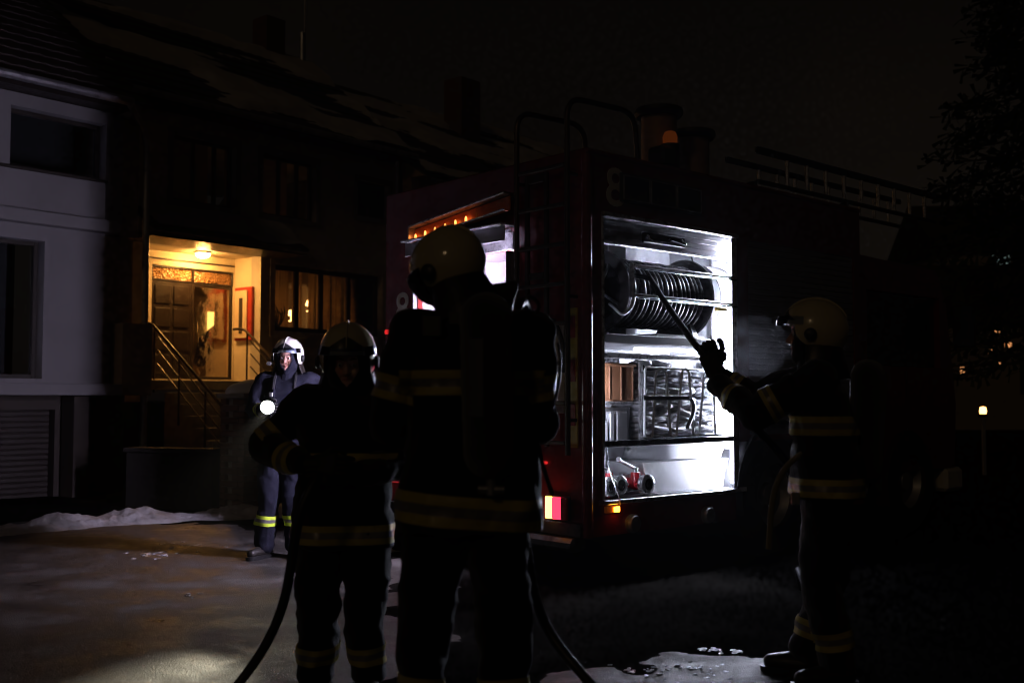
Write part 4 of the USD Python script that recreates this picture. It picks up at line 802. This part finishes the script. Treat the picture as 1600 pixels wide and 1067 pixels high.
    jk += hull((j['chest'] + z * .06, .085), (j['chest'] + z * .15, .088))          # stand-up collar
    for s in 'lr':
        e_, w_ = j['e' + s], j['w' + s]
        mid = (j['s' + s] + e_) / 2
        jk += limb([(j['s' + s], .088), (mid, .08), (e_, .073), ((e_ + w_) / 2, .066), (w_, .052)])
    jt = soft(jk, .016, 9, .030, seed)
    jp = part(P, 'jacket', jt, MATS[cloth], True)
    # trousers
    tk = m3.Manifold.batch_hull([sph(j['hl'] + z * .04, .125), sph(j['hr'] + z * .04, .125), sph(j['hl'], .115), sph(j['hr'], .115)])
    for s in 'lr': tk += limb([(j['h' + s], .118), ((j['h' + s] + j['k' + s]) / 2, .108), (j['k' + s], .092), ((j['k' + s] + j['a' + s]) / 2, .088), (j['a' + s] + z * .04, .082)])
    tt = soft(tk, .018, 9, .032, seed + 3)
    tp = part(P, 'trousers', tt, MATS[cloth], True)
    for s in 'lr':
        a_ = j['a' + s]; t_ = j.get('toe' + s, np.array([0, -.16, 0])); t_ = np.array([t_[0], t_[1], 0])
        u = t_ / np.linalg.norm(t_); v_ = np.cross(z, u); g0 = np.array([a_[0], a_[1], 0])
        sole = m3.Manifold.batch_hull([m3.Manifold.cylinder(.035, .05, .052, 20).translate(tuple(g0 - u * .05)), m3.Manifold.cylinder(.035, .055, .057, 20).translate(tuple(g0 + u * .11)), m3.Manifold.cylinder(.035, .042, .044, 20).translate(tuple(g0 + u * .19))])
        up = m3.Manifold.batch_hull([sph(g0 - u * .045 + z * .06, .048), sph(g0 + u * .10 + z * .058, .05), sph(g0 + u * .18 + z * .055, .038)]) + hull((g0 - u * .01 + z * .08, .055), (a_ + z * .14, .06))
        bt_ = part(P, 'boot', soft(up, .014, 5, .004, seed), MATS['leather'], True)
        part(bt_, 'boot_sole', cat_(sole), MATS['rubber'], 30)
    for (s, fd_, nn, cl, sd) in gloves:
        part(P, 'glove', glove(j['w' + s] + np.array(fd_) / np.linalg.norm(fd_) * .075, fd_, nn, cl, 0, sd), MATS['glove'], True)
    # helmet
    c0 = m3.Manifold.sphere(1.0, 64)
    shell = c0.scale((.130, .162, .150)).translate((0, -.012, .032)) - c0.scale((.121, .153, .141)).translate((0, -.012, .032))
    shell -= m3.Manifold.cube((.4, .4, .2)).translate((-.2, -.2, -.29))                                   # lower edge
    faceh = m3.Manifold.batch_hull([m3.Manifold.sphere(.02, 16).translate((x, y, zz)) for (x, zz) in ((-.082, .032), (.082, .032), (-.088, -.2), (.088, -.2)) for y in (.02, .4)])
    shell -= faceh
    shell -= m3.Manifold.cube((.4, .2, .2)).rotate((32, 0, 0)).translate((-.2, -.30, -.27))
    hm = shell.to_mesh(); ht = trimesh.Trimesh(hm.vert_properties[:, :3].astype(float), hm.tri_verts)
    hp = part(P, 'helmet', ht.apply_transform(Rm), MATS[helm], 40)
    cr = c0.scale((.018, .166, .158)).translate((0, -.014, .033)) ^ m3.Manifold.cube((.1, .4, .3)).translate((-.05, -.16, .06))
    part(hp, 'crest', cat_(cr).apply_transform(Rm), MATS[helm], 40)
    rim = [(.105 * math.sin(a_), .122 * math.cos(a_) + .006, .058 - .012 * abs(math.sin(a_))) for a_ in np.linspace(-1.25, 1.25, 17)]
    part(hp, 'brow_rim', tube([hd(q) for q in rim], .008, 8), MATS[helm], True)
    em = (c0.scale((.1325, .1645, .1525)).translate((0, -.012, .032)) - c0.scale((.129, .160, .148)).translate((0, -.012, .032))) ^ m3.Manifold.hull_points([(x, y, q) for (x, q) in ((-.10, .066), (.10, .066), (.03, .115), (-.03, .115), (0, .13)) for y in (.02, .3)])
    part(hp, 'front_plate', cat_(em).apply_transform(Rm), MATS['black_plastic'], 40)
    for s in (-1, 1):
        part(hp, 'side_knob', lathe([(0, 0), (.03, 0), (.03, .012), (.02, .02), (0, .022)], hd((s * .124, .015, .0)), Rm[:3, :3] @ [s, 0, 0], 20), MATS['black_plastic'])
    vz = {'up': (.045, .085), 'down': (-.10, .035)}[visor]
    vs = (c0.scale((.140, .186, .16)).translate((0, -.012, .032)) - c0.scale((.137, .183, .157)).translate((0, -.012, .032))) ^ m3.Manifold.cube((.3, .3, vz[1] - vz[0])).translate((-.15, .05, vz[0]))
    part(hp, 'visor', cat_(vs).apply_transform(Rm), MATS['visor_glass'], 40)
    ng = (m3.Manifold.cylinder(.15, .165, .118, 48).translate((0, -.03, -.20)) - m3.Manifold.cylinder(.16, .158, .111, 48).translate((0, -.03, -.205))) - m3.Manifold.cube((.4, .3, .3)).translate((-.2, .03, -.3))
    part(hp, 'neck_curtain', soft(m3.Manifold() + ng, .02, 3, .008, seed).apply_transform(Rm), MATS['leather'], True)
    # reflective bands
    bs = bandspec or {}
    yc = lime or 'band_yellow'
    for kind in bs:
        spec = bs[kind]
        if kind == 'hem': bands(jp, jt, hemc + z * spec[0], spec[2] if len(spec) > 2 else (0, 0, 1), spec[1], None, yc)
        elif kind == 'chest': bands(jp, jt, j['chest'] + z * spec[0], (0, 0, 1), spec[1], .27, yc)
        elif kind[:3] in ('upl', 'upr'):
            s = kind[2]; p, q = j['s' + s], j['e' + s]; bands(jp, jt, p + (q - p) * spec[0], q - p, spec[1], .125, yc)
        elif kind[:3] in ('lol', 'lor'):
            s = kind[2]; p, q = j['e' + s], j['w' + s]; bands(jp, jt, p + (q - p) * spec[0], q - p, spec[1], .11, yc)
        elif kind[:3] in ('cal', 'car'):
            s = kind[2]; p, q = j['k' + s], j['a' + s]; bands(tp, tt, p + (q - p) * spec[0], q - p, spec[1], .15, yc)
    if tank:
        (tc, tlen, tr_, ax) = tank; tc = np.array(tc, float); ax = np.array(ax, float) / np.linalg.norm(ax)
        k_ = part(P, 'air_cylinder', soft(m3.Manifold.batch_hull([sph(tc + ax * (tlen / 2 - tr_), tr_, 32), sph(tc - ax * (tlen / 2 - tr_), tr_, 32)]), .02, 2, .006, seed), MATS['tank_cover'], True)
        part(k_, 'cylinder_valve', cat_(cyl(tc - ax * (tlen / 2 - .01), tc - ax * (tlen / 2 + .05), .02, .016), cyl(tc - ax * (tlen / 2 + .03) - ac * .045, tc - ax * (tlen / 2 + .03) + ac * .045, .014)), MATS['alu'])
        hb_ = tc - fw * (-(tr_ + .015)) if False else tc
        part(k_, 'backplate', cat_(m3.Manifold.batch_hull([sph(tc + np.array(q) , .02) for q in [tuple(ac * sx * .12 + z * sz + bk) for sx in (-1, 1) for sz in (-.22, .22) for bk in [(np.array(j['chest']) - tc) * np.array([1, 1, 0]) * .8]]])), MATS['turnout'], 30)
    return P, jp, jt, tt, j, Rm

# -- man in the middle, back to the camera
bA = np.array([-.166, 3.85, 0])
JA = dict(head=(-.07, .06, 1.745), chest=(.02, .02, 1.42), pelvis=(.02, .0, .96), sl=(-.20, .02, 1.535), sr=(.225, .02, 1.525), el=(-.275, .02, 1.22), er=(.265, .05, 1.23), wl=(-.13, .30, 1.15), wr=(.14, .32, 1.17),
          hl=(-.09, .0, .92), hr=(.11, .0, .92), kl=(-.15, .05, .50), kr=(.135, .03, .50), al=(-.19, 0, .09), ar=(.15, -.02, .09), toel=(-.08, .16, 0), toer=(.07, .16, 0))
A = firefighter('firefighter with back to the camera wearing an air cylinder, tallest and nearest of the four', bA, JA, math.radians(64), math.radians(-19), visor='down', face=True, hscale=.92, seed=1, widths=(.15, .14, .155), hem=(0, 0, -.10),
                tank=((.085, -.185, 1.35), .62, .092, (-.03, .05, 1)), gloves=(('l', (.6, .8, 0), (0, 0, -1), .5, 1), ('r', (-.6, .8, 0), (0, 0, -1), .5, -1)),
                bandspec={'hem': (.075, .105, (.07, -.04, 1)), 'chest': (-.06, .085), 'upl': (.62, .085), 'upr': (.62, .085), 'call': (.45, .08), 'carr': (.45, .08)})
PA, jpA, jtA = A[0], A[1], A[2]
UsdGeom.Xformable(stage.GetPrimAtPath(PA)).AddScaleOp().Set(Gf.Vec3f(1.0, 1.0, 1.04))       # a tall man
# its strap, stripe on the cylinder and two badges
ap = '/World/person/air_cylinder'
part(PA + '/air_cylinder', 'cylinder_stripe', cat_(m3.Manifold.hull_points([(x, -.185 - math.sqrt(max(0, .0985 ** 2 - (x - .085) ** 2)) + dy, zz) for x in (.01, .025, .04, .055, .07) for zz in (1.25, 1.50) for dy in (0, .004)])), MATS['patch'])
for (x, zz, w, h) in ((-.115, 1.55, .032, .034), (-.02, 1.575, .035, .02)):
    part(jpA, 'badge', box(x - w, x + w, -.135, -.129, zz - h, zz + h), MATS['patch'])
part(PA, 'shoulder_strap', tube(spline([(.19, -.1, 1.62), (.215, .0, 1.635), (.23, .1, 1.55), (.24, .14, 1.4)], 14), .016, 8), MATS['black_plastic'])
part(PA, 'radio_cord', tube(spline([(.205, -.05, 1.63), (.225, -.06, 1.655), (.255, -.05, 1.64), (.25, -.04, 1.6)], 12), .006, 6), MATS['black_plastic'])
part(PA, 'hanging_strap', tube(spline([(.33, -.02, 1.50), (.335, -.03, 1.37), (.30, -.05, 1.24), (.285, -.06, 1.18)], 20), .006, 6), MATS['black_plastic'])
part(PA, 'hanging_strap', tube(spline([(.20, -.09, 1.3), (.235, -.08, 1.22), (.27, -.06, 1.10), (.31, -.04, .98)], 20), .008, 6), MATS['black_plastic'])
part(PA, 'mask', soft(m3.Manifold.batch_hull([sph(p, r) for p, r in (((.10, .04, 1.66), .05), ((.17, .03, 1.70), .02), ((.13, .03, 1.60), .03))]), .012, 4), MATS['black_plastic'], True)

# -- man left of it, facing the camera
bB = np.array([-.775, 4.9, 0])
JB = dict(head=(.028, -.05, 1.525), chest=(.015, .0, 1.235), pelvis=(0, .02, .80), sl=(.17, .0, 1.335), sr=(-.155, .0, 1.335), el=(.23, -.03, 1.06), er=(-.345, -.04, 1.15), wl=(.12, -.26, 1.03), wr=(-.13, -.30, 1.08),
          hl=(.10, .02, .76), hr=(-.09, .02, .76), kl=(.115, -.02, .42), kr=(-.10, -.03, .42), al=(.12, .02, .09), ar=(-.11, .02, .09), toel=(.05, -.16, 0), toer=(-.06, -.16, 0))
B = firefighter('shorter firefighter in dark kit facing the camera with an elbow bent outwards', bB, JB, math.radians(180 + 6), math.radians(-10), seed=2, helm='helmet_cream', hem=(0, 0, -.11), widths=(.13, .125, .13),
                gloves=(('r', (.9, -.35, 0), (0, 1, -.2), .5, 1), ('l', (-.8, -.5, .1), (0, 1, -.2), .5, -1)),
                bandspec={'hem': (.06, .085), 'upr': (.82, .085), 'lor': (.75, .085), 'chest': (-.16, .08), 'call': (.62, .08), 'carr': (.62, .08)})

# -- man with the lamp
bC = np.array([-2.0, 9.2, 0])
JC = dict(head=(.075, -.03, 1.70), chest=(.06, .0, 1.37), pelvis=(.03, .0, .94), sl=(.265, .0, 1.50), sr=(-.125, .0, 1.50), el=(.33, -.02, 1.22), er=(-.20, -.10, 1.25), wl=(.22, -.22, 1.16), wr=(-.05, -.34, 1.26),
          hl=(.115, .0, .90), hr=(-.055, .0, .90), kl=(.13, -.02, .5), kr=(-.075, -.03, .5), al=(.14, .0, .09), ar=(-.115, .0, .09), toel=(.06, -.16, 0), toer=(-.07, -.16, 0))
C = firefighter('firefighter in navy kit and white helmet holding a bright lamp by the houses', bC, JC, math.radians(180 - 4), 0, seed=3, helm='helmet_white', cloth='turnout_navy', lime='band_lime', hem=(0, 0, -.10),
                gloves=(('r', (.35, -.9, .1), (.9, .35, 0), .75, 1), ('l', (-.6, -.7, .1), (0, .3, -1), .7, -1)),
                bandspec={'hem': (.06, .06), 'lor': (.7, .05), 'lol': (.7, .05), 'carr': (.42, .085), 'call': (.42, .085)})
part(C[0], 'chest_pocket', cat_(box(.13, .25, -.165, -.13, 1.28, 1.42, .012), box(-.03, -.005, -.17, -.13, 1.36, 1.44, .008)), MATS['turnout_navy'])
part(C[0], 'harness_strap', tube(spline([(.15, .05, 1.585), (.15, -.06, 1.56), (.155, -.135, 1.45), (.165, -.15, 1.30), (.17, -.14, 1.15)], 16), .017, 8), MATS['black_plastic'])
part(C[0], 'harness_strap', tube(spline([(-.02, .05, 1.585), (-.025, -.06, 1.56), (-.03, -.135, 1.45), (-.04, -.15, 1.30), (-.04, -.14, 1.15)], 16), .017, 8), MATS['black_plastic'])
part(C[0], 'waist_belt', ring(C[2], np.array(JC['pelvis']) + np.array([0, 0, .14]), (0, 0, 1), -.025, .025, None, .012), MATS['black_plastic'], True)
part(C[0], 'strap_buckle', cat_(box(.135, .175, -.172, -.155, 1.37, 1.41, .004), box(-.055, -.02, -.172, -.155, 1.37, 1.41, .004)), MATS['alu'])
part(C[0], 'air_cylinder', soft(m3.Manifold.batch_hull([sph((.08, .22, 1.5), .09), sph((.08, .22, 1.1), .09)]), .03, 2), MATS['tank_cover'], True)
part(C[0], 'helmet_torch', cyl((-.075, -.12, 1.655), (-.068, -.05, 1.655), .018, n=16), MATS['alu'])
# hand lamp and its beam
lp = bC + np.array([.015, -.52, 1.29])
aim = np.array([-1.56, 3.75, 0.0]); bd_ = (aim - lp) / np.linalg.norm(aim - lp)
HL = thing('hand_lamp', 'switched-on hand lamp shining in the fist of the man by the houses', 'lamp', lp)
part(HL, 'lamp_body', cat_(cyl(-bd_ * .16, -bd_ * .03, .024, .026), cyl(-bd_ * .03, bd_ * .012, .03, .057)), MATS['black_plastic'])
part(HL, 'lamp_lens', cyl(bd_ * .013, bd_ * .018, .054, n=28), MATS['torch_lens'], False)
sp = UsdLux.SphereLight.Define(stage, HL + '/lamp_beam')
sp.CreateRadiusAttr(.02); sp.CreateIntensityAttr(1.0); sp.CreateExposureAttr(0.0)
sp.CreateColorAttr((1.0, .92, .68)); sp.GetPrim().CreateAttribute('inputs:normalize', Sdf.ValueTypeNames.Bool).Set(True)
sh_ = UsdLux.ShapingAPI.Apply(sp.GetPrim()); sh_.CreateShapingConeAngleAttr(10.0); sh_.CreateShapingConeSoftnessAttr(1.0)
sp.AddTranslateOp().Set(Gf.Vec3d(*map(float, bd_ * .06)))
sp.AddOrientOp().Set(Gf.Quatf(Gf.Rotation(Gf.Vec3d(0, 0, -1), Gf.Vec3d(*map(float, bd_))).GetQuat()))
sp.CreateIntensityAttr(200.0)

# -- man at the right, hauling the hose
bD = np.array([1.44, 5.2, 0])
JD = dict(head=(.03, .02, 1.665), chest=(.06, .0, 1.33), pelvis=(.09, .0, .95), sl=(.0, -.17, 1.45), sr=(.07, .17, 1.45), el=(-.285, -.10, 1.29), er=(-.20, .25, 1.36), wl=(-.395, .19, 1.42), wr=(-.36, .32, 1.47),
          hl=(.07, -.09, .92), hr=(.10, .09, .92), kl=(.02, -.11, .5), kr=(.12, .11, .5), al=(.09, -.11, .09), ar=(.02, .13, .09), toel=(-.16, -.03, 0), toer=(-.16, .05, 0))
hdD = JD['wl']
Dm = firefighter('firefighter seen from the side pulling the black hose from the reel', bD, JD, math.radians(78), math.radians(4), seed=4, hem=(0, 0, -.06),
                 tank=((.285, .0, 1.25), .6, .085, (.06, 0, 1)), gloves=(('l', (-.25, .25, .9), (.3, .9, -.1), 1.05, -1), ('r', (-.35, .2, .85), (-.1, -.9, .2), 1.1, 1)),
                 bandspec={'hem': (.05, .085), 'chest': (-.10, .09), 'upl': (.72, .06), 'lol': (.5, .06), 'lor': (.6, .06), 'call': (.66, .085), 'carr': (.66, .085)})
part(Dm[0], 'waist_strap', tube(spline([(-.07, -.15, 1.1), (-.17, -.1, .98), (-.2, -.06, .82), (-.215, -.06, .64)], 20), [.014] * 20, 8), MATS['rope'])
part(Dm[0], 'buckle', box(-.13, -.09, -.17, -.155, .86, .92), MATS['alu'])

# -- hoses
h0 = tworld(.80, ry - .26, rz + .03)
h0 = tworld(.60, ry - .24, rz + .12)
ha = tworld(.645, -.04, 2.27); hb_ = bD + np.array([-.385, .27, 1.49]); t_ = np.linspace(0, 1, 22)[:, None]
first = np.vstack([h0, ha + (hb_ - ha) * t_ - np.array([0, 0, .10]) * t_ * (1 - t_)])
g = np.array([1.0, 5.6, .02]); hp_ = np.vstack([first, spline([hb_, bD + np.array([-.33, .26, 1.36]), bD + np.array([-.14, .30, 1.16]), bD + np.array([.10, .36, .86]), bD + np.array([.25, .42, .4]), bD + np.array([.32, .6, .03]), bD + np.array([.4, 1.3, .02]), bD + np.array([.6, 2.4, .02])], 60)[1:]])
solo('fire_hose', tube(hp_, .020, 12), MATS['hose_matte'], 'black hose drawn from the reel to the hands of the firefighter at right', 'hose', True)
hp_ = [Pt(500, 742, 4.55), Pt(470, 800, 4.5), Pt(455, 880, 4.55), Pt(440, 950, 4.6), Pt(412, 1012, 4.6), Pt(375, 1065, 4.6), Pt(330, 1115, 4.5)]
e = np.array([-1.55, 4.2, .02]); hp_ += [e, e + np.array([-.6, -.5, 0])]
solo('fire_hose', tube(spline(hp_, 70), .021, 12), MATS['rubber'], 'black hose hanging beside the shorter firefighter down to the road at left', 'hose', True)
hp_ = [Pt(800, 760, 4.1), Pt(822, 850, 4.0), Pt(836, 930, 3.95), Pt(858, 985, 3.95), Pt(890, 1030, 3.9), Pt(935, 1082, 3.85)]
e = np.array([.55, 3.6, .02]); hp_ += [e, e + np.array([.7, -.4, 0])]
solo('fire_hose', tube(spline(hp_, 60), .019, 12), MATS['rubber'], 'black hose curving down to the right of the middle firefighter legs', 'hose', True)

# breath in the cold air
usdkit.material(stage, '/World/Looks/breath', {'g': ('geometry', {}), 'n': ('noise_texture', {'scale': 7.0, 'detail': 4.0, 'distortion': 1.2}), 'r': ('map_range', {'from_min': .45, 'from_max': .75, 'to_min': 0.0, 'to_max': 1.0, 'clamp': True}),
    'm': ('math', {'math_type': 'multiply', 'value2': .9}), 'v': ('principled_volume', {'color': (.9, .92, 1.0), 'anisotropy': .4})}, [('g.position', 'n.vector'), ('n.fac', 'r.value'), ('r.result', 'm.value1'), ('m.value', 'v.density')], volume='v.volume')
br = trimesh.creation.icosphere(3, 1.0); br.vertices *= [.24, .2, .17]; br.vertices += ((meshkit.fbm(br.vertices * 5, 3, 6) - .5) * .12)[:, None]; br.apply_translation(Pt(1168, 545, 5.75))
solo('breath_cloud', br, UsdShade.Material.Get(stage, '/World/Looks/breath'), 'thin pale cloud of breath before the face of the firefighter at right', 'steam', True, kind='stuff')

# ------------------------------------------------------------------ tree, far buildings and lights at the right edge
rt = np.random.default_rng(11)
tb_ = Pt(1600, 640, 21.0)
TRE = thing('spruce_tree', 'tall dark spruce standing against the night sky at the right edge', 'tree', (tb_[0] + .6, tb_[1], 0))
part(TRE, 'trunk', tube([(0, 0, -.1), (.05, .02, 6), (0, 0, 13)], [.28, .16, .03], 12), MATS['bark'])
lim, fol = [], []
for k in range(170):
    zz = 2.2 + 10.6 * (k / 170); L = (13.2 - zz) * .32 * rt.uniform(.6, 1.15) + .25; a_ = k * 2.399 + rt.uniform(-.3, .3); dr = np.array([math.cos(a_), math.sin(a_), 0])
    s_ = np.linspace(0, 1, 6)[:, None]; pts = np.array([0, 0, zz]) + dr * L * s_ + np.array([0, 0, 1]) * (-.28 * L * s_ + .12 * L * s_ ** 3)
    lim.append(tube(pts, np.linspace(.035, .008, 6), 5))
    for q in range(60):
        t_ = rt.uniform(.15, 1.0); c_ = np.array([np.interp(t_, s_[:, 0], pts[:, i]) for i in range(3)]) + rt.normal(size=3) * np.array([.13, .13, .08]) * (1.2 - .5 * t_)
        d_ = dr * .6 + rt.normal(size=3) * .5 + np.array([0, 0, -.4]); d_ /= np.linalg.norm(d_); w_ = np.cross(d_, rt.normal(size=3)); w_ /= np.linalg.norm(w_)
        l_ = rt.uniform(.18, .36); fol.append([c_, c_ + d_ * l_ + w_ * .045, c_ + d_ * l_ - w_ * .045])
part(TRE, 'branches', trimesh.util.concatenate(lim), MATS['bark'], True, kind='stuff')
fv = np.array(fol).reshape(-1, 3); part(TRE, 'crown', trimesh.Trimesh(fv, np.arange(len(fv)).reshape(-1, 3), process=False), MATS['needle'], False, kind='stuff')

def far_house(label, px, py, D, w, d, h, rz, wins):
    c = Pt(px, py, D); Hh = thing('far_house', label, 'house', (c[0], c[1], 0), rz)
    part(Hh, 'wall', box(-w / 2, w / 2, 0, d, -.3, h, 0), MATS['far_wall'], False)
    part(Hh, 'roof', cat_(m3.Manifold.hull_points([(x, y, z_) for x in (-w / 2 - .3, w / 2 + .3) for (y, z_) in ((-.4, h), (d + .4, h), (d / 2, h + d * .42))])), MATS['roof_tile'], False)
    for (x, z_, ww, hh, mat) in wins:
        f = part(Hh, 'window', frame_ring(x - ww / 2 - .06, x + ww / 2 + .06, -.05, -.004, z_ - .06, z_ + hh + .06, .06), MATS['frame_dark'])
        part(f, 'pane', box(x - ww / 2, x + ww / 2, -.03, -.006, z_, z_ + hh, 0), MATS[mat], False)
far_house('far pale house with small orange lit windows low at the right edge', 1570, 640, 46, 7, 7, 4.6, 0, [(-.55, 3.3, .25, .3, 'window_warm'), (.2, 3.55, .3, .2, 'window_warm'), (-.3, 4.1, .3, .18, 'window_warm'), (-.25, 2.7, .2, .2, 'window_warm'), (-1.8, 2.4, .18, .3, 'window_warm'), (1.2, 1.6, .9, 1.2, 'frame_dark')])
far_house('far tall house with greenish lit panes high at the right edge', 1600, 640, 60, 9, 8, 9.6, 0, [(-1.5, 8.2, .3, .22, 'window_cool'), (-1.1, 8.9, 1.0, .5, 'window_cool'), (-.3, 7.1, .25, .22, 'window_warm'), (.6, 5.2, .8, 1.2, 'frame_dark')])
wc = Pt(1536, 640, 19.0)
WL = thing('warning_lamp', 'small glowing amber lamp on a barrier post low at the right edge', 'lamp', (wc[0], wc[1], 0))
part(WL, 'post', box(-.03, .03, -.03, .03, 0, 1.02), MATS['alu_dull'])
part(WL, 'lamp_housing', box(-.07, .07, -.05, .05, 1.02, 1.08), MATS['black_plastic']); part(WL, 'lamp_lens', lathe([(0, 0), (.055, 0), (.062, .06), (.05, .12), (0, .13)], (0, 0, 1.082), (0, 0, 1), 20), MATS['street_amber'])

# winter air: thin mist that makes the lamps glow
usdkit.material(stage, '/World/Looks/mist', {'v': ('principled_volume', {'color': (.92, .93, 1.0), 'density': .0004, 'anisotropy': .55})}, [], volume='v.volume')
solo('haze', box(-420, 420, -320, 620, -1.3, 26, 0), UsdShade.Material.Get(stage, '/World/Looks/mist'), smooth=False, kind='stuff')
